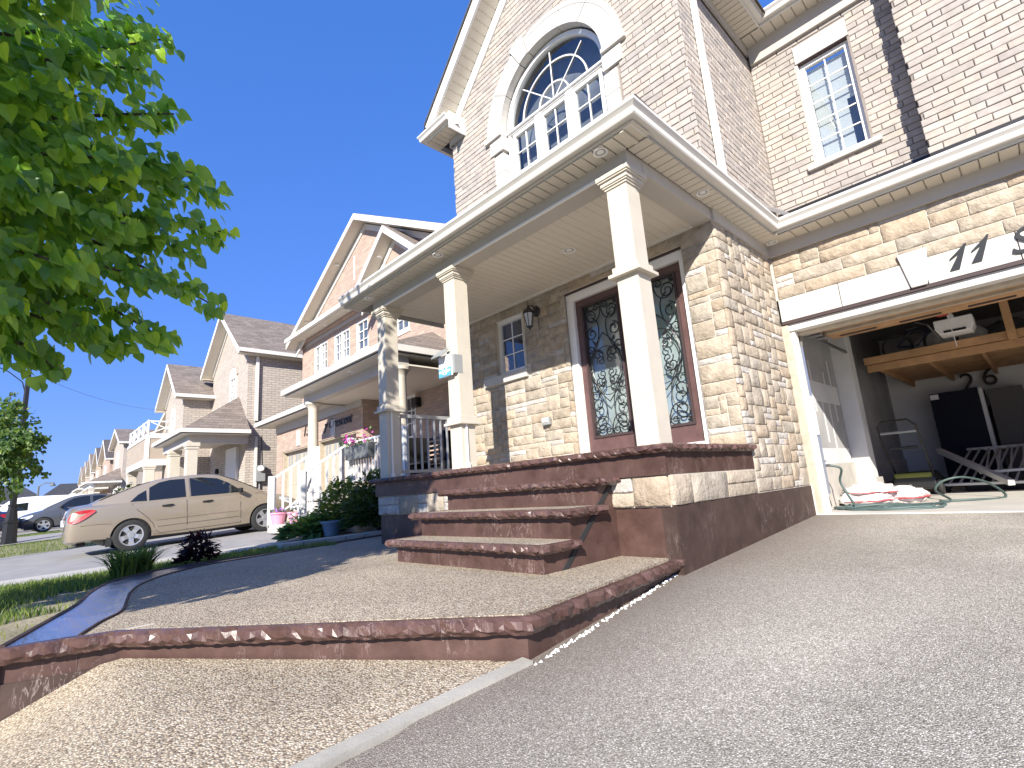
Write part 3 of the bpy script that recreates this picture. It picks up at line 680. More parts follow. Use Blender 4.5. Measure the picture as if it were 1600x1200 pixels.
# ---- front door: double leaf with glass and scrolled ironwork
DY = YW+.10
dm = MB(); frame_rect(dm, DX0+.01, DX1+.04, SLAB-.02, DZ1-.01, .11, DY-.05, DY+.10); door_frame = dm.build('door_frame', 'white', house, bevel=.008)
MB().box(DX0, DX1, YW+.02, DY, DZ1-.02, DZ1+.08).build('door_head_flashing', 'dark_trim', house)
LX = [(DX0+.125, (DX0+DX1)/2+.012), ((DX0+DX1)/2+.018, DX1-.07)]
dl0, dl1, dz0, dz1 = 0, 0, SLAB+.035, DZ1-.125
def spiral(c, r0, r1, a0, a1, n=22): return [Vector((c[0]+(r0+(r1-r0)*k/n)*math.cos(a0+(a1-a0)*k/n), 0, c[1]+(r0+(r1-r0)*k/n)*math.sin(a0+(a1-a0)*k/n))) for k in range(n+1)]
def bez(p, n=14):
    out = []
    for k in range(n+1):
        t = k/n; a = (1-t)**3; b = 3*(1-t)**2*t; c = 3*(1-t)*t*t; d = t**3
        out.append(Vector((p[0][0]*a+p[1][0]*b+p[2][0]*c+p[3][0]*d, 0, p[0][1]*a+p[1][1]*b+p[2][1]*c+p[3][1]*d)))
    return out
for xa, xb in LX:
    lf = MB(); frame_rect(lf, xa, xb, dz0, dz1, .105, DY, DY+.05); lf.box(xa, xb, DY+.001, DY+.049, dz0, dz0+.26)
    leaf = lf.build('door_leaf', 'door_wood', house, bevel=.006)
    ia, ib, ja, jb = xa+.105, xb-.105, dz0+.26, dz1-.105
    mm = MB(); frame_rect(mm, ia-.02, ib+.02, ja-.02, jb+.02, .028, DY-.014, DY+.01); mm.build('glazing_bead', 'caming' if False else 'dark_trim', leaf)
    MB().quad((ia, DY+.025, ja), (ib, DY+.025, ja), (ib, DY+.025, jb), (ia, DY+.025, jb)).build('pane', 'glass_door', leaf)
    xc = (ia+ib)/2; w2 = (ib-ia)/2; H = jb-ja
    # left half curves, mirrored in x and about mid-height
    S = []
    S.append(bez([(0, .5*H-.06), (-.02, .30*H), (-w2*1.0, .36*H), (-w2*.86, .43*H)]))
    S.append(spiral((-w2*.60, .405*H), w2*.34, .03, R(180), R(180-520)))
    S.append(spiral((-.06, .465*H), .055, .012, R(0), R(500)))
    S.append(spiral((-w2*.62, .27*H), w2*.34, .02, R(90), R(90+480)))
    S.append(bez([(-w2*.3, .365*H), (-w2*.1, .30*H), (-w2*.25, .20*H), (-w2*.55, .135*H)]))
    S.append(bez([(0, .26*H), (-w2*.35, .20*H), (-w2*.7, .17*H), (-w2*.93, .0)]))
    S.append(spiral((-w2*.42, .10*H), .085, .015, R(-60), R(420)))
    S.append(spiral((-w2*.80, .145*H), .07, .012, R(-90), R(400)))
    S.append(spiral((-.07, .05*H), .065, .012, R(200), R(200-480)))
    zc = (ja+jb)/2
    for q in S:
        for sx in (-1, 1):
            for sz in (-1, 1):
                MB().tube([Vector((xc+sx*p.x, DY+.012, zc+sz*p.z)) for p in q], .0068, 5).build('iron_scroll', 'iron', leaf)
    ring = [Vector((xc+w2*.80*math.cos(a), DY+.012, zc+w2*.98*math.sin(a))) for a in [2*math.pi*k/36 for k in range(37)]]
    MB().tube(ring, .0055, 5).build('iron_scroll', 'iron', leaf)
    for zz in (ja+.07, jb-.07): MB().tube([(ia, DY+.012, zz), (ib, DY+.012, zz)], .005, 5).build('iron_scroll', 'iron', leaf)
    for sx in (-1, 1):
        for zz in (ja+.04, jb-.04):
            mb = MB()
            for k in range(6): a = k*math.pi/3; mb.tube([(xc+sx*(w2-.04), DY+.012, zz), (xc+sx*(w2-.04)+.03*math.cos(a), DY+.008, zz+.03*math.sin(a))], [.006, .010], 5)
            mb.build('rosette', 'iron', leaf)
        for (fx, fz, an) in ((.45, .385, .8), (.62, .30, .3), (.55, .20, 1.1), (.3, .12, .6), (.75, .1, 2.2)):
            for sz in (-1, 1):
                a = an; c0 = Vector((xc+sx*w2*fx, DY+.01, zc+sz*H*fz)); d = Vector((sx*math.cos(a), 0, sz*math.sin(a)))*.05
                MB().tube([c0-d, c0-d*.3, c0+d*.4, c0+d], [.002, .011, .009, .001], 5).build('iron_leaf', 'iron', leaf)
MB().box(DX0, DX1, DY+.12, DY+.14, SLAB, DZ1).build('pale_backing', mat('pale_backing_sheet', (.52, .56, .56), .5, noise=(3, .2)), door_frame)  # pale sheet added behind the glass so the door panes look light
hp = LX[1][0]+.05
MB().tube([(hp, DY-.01, 2.1), (hp, DY-.06, 2.12), (hp, DY-.065, 2.45), (hp, DY-.01, 2.5)], .012, 8).build('door_handle', 'steel', house, smooth=True)
MB().box(DX0-.02, DX1+.05, YW-.04, DY+.02, SLAB-.001, SLAB+.03).build('door_sill', 'white', house)

# ---- columns
def column(xc, band_z, label):
    w = .098; y0 = 3.52
    c = MB().box(xc-w, xc+w, y0-w, y0+w, SLAB+.002, ZB-.13).build('column', 'column', house, bevel=.004, label=label)
    def collar(z, hs, name, mt='column'):
        mb = MB()
        for (dz0, dz1, e) in hs: mb.box(xc-w-e, xc+w+e, y0-w-e, y0+w+e, z+dz0, z+dz1)
        mb.build(name, mt, c, bevel=.004)
    collar(ZB-.13, [(0, .02, .012), (.02, .035, .024), (.035, .07, .034), (.07, .085, .05), (.085, .13, .06)], 'capital')
    collar(band_z, [(0, .03, .05), (.03, .09, .022)], 'band')
    mb = MB().box(xc+w+.001, xc+w+.018, y0-.045, y0-.025, SLAB+.05, band_z if band_z < 2.3 else SLAB+.06); mb.box(xc+w+.001, xc+w+.022, y0-.06, y0-.01, SLAB+.003, SLAB+.06)
    if band_z < 2.3: mb.build('conduit', 'white', c)
    return c
column(-5.955, 2.10, 'cream square column with a low band beside the porch railing')
column(-4.415, 1.72, 'cream square column carrying a small solar sign')
column(-2.075, 2.62, 'cream square column standing before the front door')
# ================================================================== PORCH, STEPS, WALKWAY, GROUND
PLZ = .436
rn = random.Random(12)
def rock_edge(path, zt, h, over=.045, name='rock_edge', parent=None, seed=0, period=.105):
    """chiselled nosing along a path (x,y); outward is right of travel. Faceted chips, glossy when lit."""
    rnd = random.Random(seed); P = [Vector((p[0], p[1])) for p in path]; pts = []
    n = len(P); mit = []
    for k in range(n):
        nr = []
        if k > 0: d = (P[k]-P[k-1]).normalized(); nr.append(Vector((d.y, -d.x)))
        if k < n-1: d = (P[k+1]-P[k]).normalized(); nr.append(Vector((d.y, -d.x)))
        mv = nr[0] if len(nr) == 1 else (nr[0]+nr[1])/max(.3, (nr[0]+nr[1]).dot(nr[0])); mit.append(mv)
    for k in range(n-1):
        L_ = (P[k+1]-P[k]).length; m_ = max(1, int(L_/.026))
        for j in range(m_+(k == n-2)): f = j/m_; pts.append((P[k].lerp(P[k+1], f), mit[k].lerp(mit[k+1], f), L_*f))
    mb = MB(); rings = []; ph = 0; chip = rnd.uniform(.8, 1.25)*period; acc = 0; last = None; amp = rnd.uniform(.7, 1.2)
    for (p, mv, s) in pts:
        if last is not None: acc += (p-last).length
        last = p
        if acc > chip: acc = 0; chip = rnd.uniform(.75, 1.3)*period; amp = rnd.uniform(.55, 1.25)
        t = acc/chip; sc = math.sin(math.pi*t)       # scallop within a chip
        j = lambda a: rnd.uniform(-a, a)
        rows = [(.004+j(.004), .001), (over-.012-.016*(1-sc)*amp+j(.004), -.001+j(.002)), (over+.010-.022*(1-sc)*amp+j(.004), -h*.2+j(.004)),
                (over+.022*sc*amp-.008+j(.005), -h*(.38+.28*sc)+j(.005)), (over-.016+.016*(1-sc)*amp+j(.004), -h*(.72+.14*sc)+j(.004)), (over-.022+j(.004), -h+j(.004)), (-.02, -h)]
        i = len(mb.v); rings.append(i)
        for o_, dz in rows: q = p+mv*o_; mb.v.append((q.x, q.y, zt+dz))
    L_ = 7
    for a, b in zip(rings[:-1], rings[1:]):
        for k in range(L_-1): mb.f.append((a+k, a+k+1, b+k+1, b+k))
        mb.f.append((a+L_-1, a, b, b+L_-1))
    mb.f.append(tuple(rings[0]+k for k in range(L_))); mb.f.append(tuple(rings[-1]+k for k in reversed(range(L_))))
    return mb.build(name, 'brown_rock', parent)
def slab_poly(poly, z0, z1, name, mt, parent=None):
    mb = MB(); mb.prism([(p[0], p[1], z0) for p in poly], (0, 0, z1-z0)); return mb.build(name, mt, parent)
# porch slab
slab_poly([(-6.08, 3.365), (XF+.004, 3.365), (XF+.004, YW+.02), (-6.08, YW+.02)], 1.02, SLAB-.006, 'slab', 'brown', porch)
slab_poly([(-6.07, 3.38), (XF-.02, 3.38), (XF-.02, YW+.05), (-6.07, YW+.05)], SLAB-.006, SLAB, 'slab_top', 'aggregate', porch)
rock_edge([(-6.10, 4.95), (-6.10, 3.345), (XF+.02, 3.345), (XF+.02, YW-.02)], SLAB+.001, .062, .045, 'rock_edge', porch, 2)
slab_poly([(-6.03, 3.41), (XF-.015, 3.41), (XF-.015, 3.7), (-6.03, 3.7)], .2, .795, 'front_parging', 'brown', porch)
MB().box(-6.05, -5.9, 3.42, 4.9, .2, 1.03).build('end_parging', 'brown_parge', porch)
# parging along the right side of porch and house down to the driveway
MB().box(XF-.1, XF+.012, 3.405, YG-.02, .1, .795).build('parging', 'brown_parge', porch)
# steps
SX = -2.385
steps = thing('front_steps', 'three brown stamped concrete steps with chiselled edges and pebbled treads', 'steps', (-3.2, 2.8, PLZ))
for k, (zt, yf, xl) in enumerate(((.627, 2.505, -4.255), (.835, 2.805, -4.31), (1.035, 3.165, -4.36))):
    zb = (PLZ-.02, .5715, .7795)[k]
    st = slab_poly([(xl+.04, yf+.036), (SX-.036, yf+.036), (SX-.036, 3.42), (xl+.04, 3.42)], zb, zt-.055, 'step', 'brown', steps)
    ye = (2.86, 3.22, 3.41)[k]
    slab_poly([(xl+.01, yf+.005), (SX-.005, yf+.005), (SX-.005, ye), (xl+.01, ye)], zt-.06, zt-.004, 'tread', 'aggregate', st)
    rock_edge([(xl, ye), (xl, yf), (SX, yf), (SX, ye-.01)], zt, .062, .045, 'rock_edge', st, 20+k)
# thin dark bar running diagonally up the right side of the steps
ck = MB(); ck.prism([(SX-.045, 2.72, PLZ), (SX-.045, 2.78, PLZ), (SX-.045, 3.40, .975), (SX-.045, 3.34, .975)], (.016, 0, 0)); ck.build('diagonal_strip', 'rubber', steps)

# raised platform
wave_out = [(-3.59, .02), (-4.15, .19), (-4.75, .37), (-5.35, .49), (-5.83, .62), (-6.1, .74), (-6.31, .91), (-6.55, 1.15), (-6.70, 1.48), (-6.74, 1.8), (-6.80, 2.16), (-6.92, 2.6), (-7.04, 3.05), (-7.2, 3.5), (-7.35, 4.04), (-7.5, 5.2), (-7.5, 9)]
wave_in = [(-3.52, .30), (-3.82, .41), (-4.11, .54), (-4.6, .63), (-5.04, .71), (-5.45, .83), (-5.75, .97), (-5.97, 1.10), (-6.13, 1.24), (-6.33, 1.45), (-6.46, 1.65), (-6.56, 1.95), (-6.64, 2.2), (-6.78, 2.62), (-6.9, 3.06), (-7.08, 3.5), (-7.24, 4.04), (-7.4, 5.2), (-7.4, 9)]
front = [(-1.76, 1.72), (-3.45, .45)]; corner2 = (-3.59, .02); far = (-3.95, -1.3)
def catmull(pts, n=5):
    out = []; P = [Vector((p[0], p[1])) for p in pts]
    for k in range(len(P)-1):
        p0, p1, p2, p3 = P[max(k-1, 0)], P[k], P[k+1], P[min(k+2, len(P)-1)]
        for j in range(n):
            t = j/n; out.append(.5*((2*p1)+(p2-p0)*t+(2*p0-5*p1+4*p2-p3)*t*t+(3*p1-p0-3*p2+p3)*t**3))
    out.append(P[-1]); return [(p.x, p.y) for p in out]
wo_, wi_ = catmull(wave_out), catmull(wave_in)
plat_poly = [(-1.80, 1.735), (-3.44, .485), (-3.50, .31)] + wi_[1:] + [(-6.0, 9), (-6.0, 3.45), (-2.02, 3.45)]
platform = MB(); platform.prism([(p[0], p[1], .372) for p in plat_poly], (0, 0, PLZ-.372-.002))
platform = struct(platform.build('raised_walkway', 'aggregate'))
# dark sealed border ribbon
def ribbon(a, b, z, name, mt, parent, th=.03):
    n_ = 60; mb = MB()
    def at(c, t):
        L_ = [0]
        for p, q in zip(c[:-1], c[1:]): L_.append(L_[-1]+(Vector(q)-Vector(p)).length)
        s = t*L_[-1]; k = max(i for i in range(len(L_)) if L_[i] <= s+1e-9); k = min(k, len(c)-2); f = (s-L_[k])/max(1e-9, L_[k+1]-L_[k]); return Vector(c[k]).lerp(Vector(c[k+1]), f)
    idx = []
    for k in range(n_+1):
        p, q = at(a, k/n_), at(b, k/n_); i = len(mb.v); mb.v += [(p.x, p.y, z), (q.x, q.y, z), (p.x, p.y, z-th), (q.x, q.y, z-th)]; idx.append(i)
    for i, j in zip(idx[:-1], idx[1:]): mb.f += [(i, i+1, j+1, j), (i+2, i, j, j+2), (i+1, i+3, j+3, j+1)]
    return mb.build(name, mt, parent)
ribbon(wo_, wi_, PLZ+.002, 'border', 'border', platform, .4)
MB().tube([(p[0], p[1], PLZ+.001) for p in wi_], .009, 6).build('border_line', 'brown_parge', platform)
MB().tube([(p[0], p[1], PLZ-.004) for p in wo_], .018, 6).build('border_rim', 'brown_parge', platform)
re_path = [far, corner2, front[1], front[0], (-1.965, 3.49)]
rock_edge(re_path, PLZ+.002, .075, .05, 'rock_edge', platform, 9, .13)
def wall_strip(path, z0, z1, off, name, mt, parent):
    mb = sweep(MB(), path, [(off, z0), (off, z1), (off-.25, z1), (off-.25, z0)]); return mb.build(name, mt, parent)
wall_strip(re_path, .05, PLZ-.06, -.022, 'riser', 'brown', platform)
wall_strip([far, corner2, (-3.47, .40)], -.25, .27, -.012, 'lower_wall', 'brown_parge', platform)
MB().box(-3.455, -3.44, .46, .60, PLZ-.004, PLZ+.0015).xform(Matrix.Identity(4)).build('control_joint', 'concrete', platform)
# lower pebble walk between platform and driveway, with a pale kerb
def zl(x, y): return .165+.05*y+.07*max(0, -1.78-x)-.48*max(0, .42-y)*min(1, max(0, (-2.2-x)/1.2))
A_ = [(-1.80, 1.74), (-1.80, .9), (-1.79, 0), (-1.78, -1.5)]; B_ = [(-1.78, 1.70), (-3.46, .44), (-3.60, .0), (-4.0, -1.5)]
def plerp(c, t):
    L_ = [0]
    for p, q in zip(c[:-1], c[1:]): L_.append(L_[-1]+(Vector(q)-Vector(p)).length)
    s = t*L_[-1]; k = max(i for i in range(len(L_)) if L_[i] <= s+1e-9); k = min(k, len(c)-2); return Vector(c[k]).lerp(Vector(c[k+1]), (s-L_[k])/max(1e-9, L_[k+1]-L_[k]))
mb = MB(); NT, NS = 40, 16
for i in range(NT+1):
    for j in range(NS+1): p = plerp(A_, i/NT).lerp(plerp(B_, i/NT), j/NS); mb.v.append((p.x, p.y, zl(p.x, p.y)))
for i in range(NT):
    for j in range(NS): a = i*(NS+1)+j; mb.f.append((a, a+1, a+NS+2, a+NS+1))
walk = struct(mb.build('walkway', 'aggregate', smooth=True))
for p0, p1 in ((tuple(W(148, 1129, z=.235))[:2], tuple(W(173, 1200, z=.20))[:2]),): MB().tube([(p0[0], p0[1], zl(*p0)-.0012), (p1[0], p1[1], zl(*p1)-.0012)], .002, 5).build('control_joint', 'mortar', walk)
kerb = MB(); kp = [(-1.765, 1.71), (-1.775, 1.2), (-1.77, .6), (-1.765, 0), (-1.75, -1.5)]
for a, b in zip(kp[:-1], kp[1:]):
    za, zb = zl(*a)+.008, zl(*b)+.008; kerb.prism([(a[0]-.045, a[1], za-.1), (a[0]+.03, a[1], za-.1), (a[0]+.026, a[1], za-.004), (a[0]-.04, a[1], za)], (b[0]-a[0], b[1]-a[1], zb-za))
M['kerb_grey'] = mat('kerb_grey', (.36, .34, .30), .9, noise=(6, .15), bump=(60, .4, .004)); kerb.build('kerb', 'kerb_grey', walk)
# driveway
def zd(y): return .155+.05*y if y < 6.44 else .477
mb = MB()
ys = [-9, -4, -1, 0, 1, 2, 3, 4, 5, 6, 6.47]; xs_ = [-1.785, -1.5, -1, 0, 1, 2, 4]
for y in ys:
    for x in xs_: mb.v.append((x if x > -1.7 else (-1.72 if y < 1.7 else -1.99), y, zd(y)))
for i in range(len(ys)-1):
    for j in range(len(xs_)-1): a = i*len(xs_)+j; mb.f.append((a, a+1, a+len(xs_)+1, a+len(xs_)))
drive = struct(mb.build('driveway', 'driveway'))
# brown overspray of sealer near the platform: a wear mask with its own shape in the driveway material
n, L, p = nodes_of(M['driveway'])
sx = N(n, 'ShaderNodeSeparateXYZ'); L.new(_dtc.outputs['Object'], sx.inputs[0])
t = N(n, 'ShaderNodeTexNoise', Scale=2.2, Detail=8.0, Roughness=.78); L.new(_dtc.outputs['Object'], t.inputs['Vector'])
mt_ = N(n, 'ShaderNodeMath', operation='MULTIPLY'); L.new(t.outputs[0], mt_.inputs[0]); mt_.inputs[1].default_value = .95
ad = N(n, 'ShaderNodeMath', operation='SUBTRACT'); L.new(sx.outputs[0], ad.inputs[0]); L.new(mt_.outputs[0], ad.inputs[1])
mr = N(n, 'ShaderNodeMapRange'); mr.inputs[1].default_value = -2.35; mr.inputs[2].default_value = -1.5; mr.inputs[3].default_value = .7; mr.inputs[4].default_value = 0.0; L.new(ad.outputs[0], mr.inputs[0])
mx = N(n, 'ShaderNodeMix', data_type='RGBA'); L.new(mr.outputs[0], mx.inputs[0]); L.new(_dm.outputs[2], mx.inputs[6]); mx.inputs[7].default_value = (.125, .095, .08, 1); L.new(mx.outputs[2], p.inputs['Base Color'])
# crumbs of white sealant along the foot of the platform
mb = MB(); rr = random.Random(4)
for k in range(300):
    f = rr.random()**.8; a = Vector((-1.985, 3.45)).lerp(Vector((-1.735, 1.70)), f)
    if rr.random() < f*.75: continue
    x, y = a.x+.006+abs(rr.gauss(0, .014)), a.y; r_ = rr.uniform(.004, .010); z = zd(y)+r_*.4
    s_ = len(mb.v); mb.v += [(x+r_, y, z), (x-r_, y, z), (x, y+r_*1.4, z), (x, y-r_*1.4, z), (x, y, z+r_)]; mb.f += [(s_, s_+2, s_+4), (s_+2, s_+1, s_+4), (s_+1, s_+3, s_+4), (s_+3, s_, s_+4)]
o = mb.build('sealant_crumbs', 'white'); o['kind'] = 'stuff'; o['label'] = 'white sealant crumbs along the foot of the brown platform'; o['category'] = 'sealant'
# garage floor apron
struct(MB().box(-2.02, 4.4, 6.42, 13.2, .3, .487).build('garage_floor', 'floor'))

# ground
gx = [(60, .1), (4, .12), (-3.3, -.12), (-3.72, -.12), (-4.05, .32), (-4.3, .385), (-7, .405), (-8.2, .37), (-9.9, .31), (-11.3, .285), (-14.5, .29), (-17.6, .33), (-20, .50), (-22, .60), (-40, .62), (-400, .7)]
def ground(x, y):
    for (xa, za), (xb, zb) in zip(gx[:-1], gx[1:]):
        if xb <= x <= xa: z = za+(zb-za)*(xa-x)/(xa-xb); break
    else: z = .1
    k = .045 if x < -10.5 or x > -3.4 else .022
    return z+k*(max(-9, min(y, 6))-1.5)
M['ground'] = mat('dry_soil_and_turf', (.20, .19, .10), .95, noise=(1.4, .35), bump=(30, .6, .02), col2=(.36, .31, .22))
mb = MB(); ux = sorted(set([-400, -250, -160, -110, -80, -60, -50, -45, -40, -36, -32, -28, -26, -24, -22, -21, -20, -19, -18, -17.6, -17, -16, -14.5, -13, -12, -11.3, -10.5, -9.9, -9.0, -8.2, -7.6, -7, -6.5, -6, -5.5, -5, -4.6, -4.3, -4.05, -3.72, -3.5, -3.3, -2, 0, 4, 60, 300])); uy = [-300, -100, -40, -20, -12, -9, -6, -4, -3, -2, -1, -.5, 0, .5, 1, 1.5, 2, 3, 4, 5, 6, 8, 12, 20, 60, 300]
for y in uy:
    for x in ux: mb.v.append((x, y, ground(x, y)-.02))
for i in range(len(uy)-1):
    for j in range(len(ux)-1): a = i*len(ux)+j; mb.f.append((a, a+1, a+len(ux)+1, a+len(ux)))
struct(mb.build('ground', 'ground', smooth=True))
# neighbouring driveways
def drive_strip(x0, x1, y0, y1, mt, name='driveway', dz=.006):
    mb = MB(); n_ = 12; xx = [x0+(x1-x0)*k/6 for k in range(7)]
    for k in range(n_+1):
        y = y0+(y1-y0)*k/n_
        for x in xx: mb.v.append((x, y, ground(x, y)+dz))
    for k in range(n_):
        for j in range(6): a = k*7+j; mb.f.append((a, a+1, a+8, a+7))
    return struct(mb.build(name, mt, smooth=True))
M['asphalt_pale'] = mat('pale_asphalt', (.28, .27, .26), .9, noise=(3, .12), bump=(120, .4, .004))
drive_strip(-17.4, -9.9, -9, 6.1, 'asphalt_pale'); drive_strip(-9.9, -8.15, -9, 3.9, 'concrete', 'path', .010)
drive_strip(-26, -20.6, -9, 5.6, 'asphalt_pale'); drive_strip(-36, -29, -9, 6, 'asphalt_pale'); drive_strip(-50, -42, -9, 6, 'asphalt_pale')
# kerb stones between the pebble walk and the neighbour's bed
for k in range(9):
    y = 2.75+k*.32; x = -7.28-(y-2.75)*.115
    mb = MB().box(-.06, .06, -.152, .152, -.05, .075); mb.xform(Matrix.Translation((x, y, .43)) @ Matrix.Rotation(R(6.5), 4, 'Z')); tag(mb.build('kerb_stone', 'concrete', bevel=.012), 'grey kerb stone edging the neighbour\'s planting bed', 'kerb stone', 'kerb stones along the planting bed')
# ================================================================== GARAGE
FZ = .487
JX = -1.80                                   # left jamb, opening side
# limestone header stones with keystones
for x0, x1 in ((-1.895, -1.27), (-1.263, -.655), (-.505, .165), (.172, 1.0), (1.01, 1.9), (2.5, 3.3), (3.31, 4.15)):
    MB().box(x0, x1, YG-.022, YG+.16, 2.70, 2.972).build('header_stone', 'limestone', house, bevel=.006)
    MB().box(x0+.004, x1-.004, YG-.0235, YG-.021, 2.895, 2.899).build('header_groove', 'frieze', house)
for xc in (-.58, 2.2): MB().prism([(xc-.065, YG-.045, 2.70), (xc+.065, YG-.045, 2.70), (xc+.125, YG-.045, 3.075), (xc-.125, YG-.045, 3.075)], (0, .2, 0)).build('keystone', 'limestone', house, bevel=.006)
MB().box(-1.9, 4.2, YG-.015, YG+.05, 2.665, 2.70).build('lintel_angle', 'dark_trim', house)
MB().box(JX-.1, 4.2, YG+.02, YG+.16, 2.58, 2.667).build('garage_head_trim', 'gutter', house, bevel=.008)
MB().box(JX-.1, 4.2, YG+.16, YG+.28, 2.545, 2.66).build('garage_head_trim', 'wood_jamb', house, bevel=.008)
# left jamb boards
MB().box(-1.925, -1.845, YG+.0, YG+.09, .47, 2.66).build('garage_jamb', 'wood_jamb', house, bevel=.008)
MB().box(-1.85, JX+.0, YG+.05, YG+.16, .47, 2.60).build('garage_jamb', 'white', house, bevel=.008)
MB().box(-1.815, -1.775, YG+.13, YG+.19, 1.35, 1.8).build('weather_strip', 'white', house, bevel=.008)
MB().box(-1.97, -1.90, YG-.012, YG+.08, .42, .80).build('jamb_foot', 'concrete', house, bevel=.012)
# interior walls
GXI, GYB, GZT = -2.0, 12.6, 3.42
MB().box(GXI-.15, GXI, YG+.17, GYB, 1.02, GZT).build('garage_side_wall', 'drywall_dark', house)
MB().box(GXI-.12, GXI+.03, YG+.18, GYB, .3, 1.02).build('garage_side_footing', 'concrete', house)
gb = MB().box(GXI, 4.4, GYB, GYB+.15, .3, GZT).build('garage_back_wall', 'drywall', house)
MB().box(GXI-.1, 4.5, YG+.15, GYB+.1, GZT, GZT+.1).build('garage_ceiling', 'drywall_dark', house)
MB().box(4.3, 4.45, YG+.1, GYB, .3, GZT).build('garage_right_wall', 'drywall', house)
MB().box(4.2, 6.2, YG+.014, YG+.2, .2, 3.6).build('garage_right_pier', 'stone_mortar', house)
MB().box(GXI, GXI+.22, 8.75, 9.05, FZ+.3, 3.1).build('pilaster', 'drywall', house, bevel=.004)
MB().box(GXI, GXI+.26, 8.70, 9.10, FZ, FZ+.3).build('pilaster_foot', 'concrete', house)
for k, (y, z0, z1) in enumerate([(6.9, 1.6, 2.3), (7.2, 1.3, 2.5), (7.5, 1.7, 2.4), (7.8, 1.3, 1.9), (8.1, 1.2, 2.3), (8.4, 1.6, 2.5)]):
    MB().box(GXI, GXI+.003, y, y+.05, z0, z1).build('plaster_patch', 'drywall', house)
MB().box(GXI, GXI+.004, 6.62, 8.7, 1.85, 2.12).build('plaster_patch', 'drywall', house)
MB().box(GXI, GXI+.006, 6.62, 8.7, 1.02, 1.22).build('plaster_patch', 'drywall', house)
# raised sectional door under the ceiling, tracks, opener
gd = thing('garage_door', 'tan sectional garage door raised overhead on its tracks', 'garage door', (1, 8, 2.6))
for k in range(2):
    y0 = 6.72+k*.56; sec = MB().box(-1.72, 4.1, y0, y0+.55, 2.66, 2.70).build('door_section', 'lumber', gd, bevel=.006)
    for j in range(9):
        x = -1.6+j*.64; 
        if k: MB().box(x, x+.40, y0+.36, y0+.44, 2.654, 2.662).build('recessed_panel', 'dark_trim', sec)
    MB().box(-1.72, 4.1, y0+.0, y0+.05, 2.63, 2.665).build('section_rail', 'wood_jamb', sec)
for x in (-1.80,):
    tr_ = MB().tube([(x, 6.62, FZ+.2), (x, 6.62, 2.4), (x, 6.70, 2.56), (x, 6.88, 2.62), (x, 9.2, 2.62)], .022, 6).build('door_track', 'steel', gd)
for y in (6.78, 6.98, 7.2): MB().box(-1.80, -1.66, y, y+.10, 2.58, 2.66).build('roller_bracket', 'steel', gd)
op = thing('garage_door_opener', 'white box garage door opener with a pull cord over the loft', 'opener', (0, 9.2, 2.6))
P = W(1490, 508, y=9.2)
MB().prism([(P.x-.17, 9.2, P.z-.10), (P.x+.17, 9.2, P.z-.10), (P.x+.21, 9.2, P.z-.02), (P.x+.21, 9.2, P.z+.11), (P.x-.21, 9.2, P.z+.11), (P.x-.21, 9.2, P.z-.02)], (0, .4, 0)).build('housing', 'white', op, bevel=.012)
MB().box(P.x-.12, P.x+.12, 9.19, 9.2, P.z-.085, P.z-.055).build('vent', 'black', op)
MB().box(P.x-.03, P.x+.03, 6.75, 9.2, P.z+.1, P.z+.14).build('rail', 'steel', op)
MB().tube([(P.x-.02, 8.9, P.z+.1), (P.x, 8.9, P.z-.35)], .006, 5).build('pull_cord', 'white', op)
Q = W(1470, 488, y=8.6); MB().box(Q.x-.06, Q.x+.06, 8.6, 8.75, Q.z-.03, Q.z+.05).build('trolley', mat('red_plastic', (.35, .03, .02), .5), op, bevel=.01)
# timber loft
loft = thing('timber_loft', 'rough lumber storage loft across the back of the garage', 'loft', (0, 10, 2.4))
LZ = 2.37
MB().box(-1.72, 4.2, 9.5, 9.54, LZ, LZ+.11).build('front_beam', 'lumber', loft, bevel=.004)
MB().box(-1.74, 4.2, 9.46, 9.5, LZ+.12, LZ+.23).build('front_beam', 'lumber', loft, bevel=.004)
for k in range(10): MB().box(-1.6+k*.6, -1.56+k*.6, 9.54, GYB, LZ+.02, LZ+.12).build('joist', 'lumber', loft)
for k in range(6): MB().box(-1.72, 4.2, 9.56+k*.5, 10.03+k*.5, LZ+.122, LZ+.14).build('deck_board', 'lumber', loft)
Q = W(1575, 500, y=9.46); MB().box(Q.x-.045, Q.x+.045, 9.40, 9.46, LZ+.1, GZT).build('post', 'lumber', loft, bevel=.004)
# things on the loft
lz = LZ+.145
bag = MB(); Q = W(1500, 535, y=10.2)
def blob(c, r, seed, n=18, m_=12, squash=(1, 1, 1), amp=.18, fr=2.2):
    mb = MB(); rnd = seed*3.1
    for k in range(m_+1):
        th = math.pi*k/m_
        for j in range(n):
            ph = 2*math.pi*j/n; d = Vector((math.sin(th)*math.cos(ph), math.sin(th)*math.sin(ph), math.cos(th)))
            rr_ = r*(1+amp*mnoise.noise(d*fr+Vector((rnd, rnd, 0)))+amp*.4*mnoise.noise(d*fr*3+Vector((0, rnd, rnd))))
            mb.v.append((c[0]+d.x*rr_*squash[0], c[1]+d.y*rr_*squash[1], c[2]+d.z*rr_*squash[2]))
    for k in range(m_):
        for j in range(n): a = k*n+j; b = k*n+(j+1) % n; mb.f.append((a, b, b+n, a+n))
    return mb
M['bag_white'] = mat('white_plastic_bag', (.5, .5, .5), .45, noise=(6, .15), bump=(9, .9, .05))
tag(blob((Q.x-.1, 10.3, lz+.22), .42, 3, squash=(1.15, .7, .55)).build('storage_bag', 'bag_white', smooth=True), 'pale stuffed storage bag lying on the timber loft', 'bag')
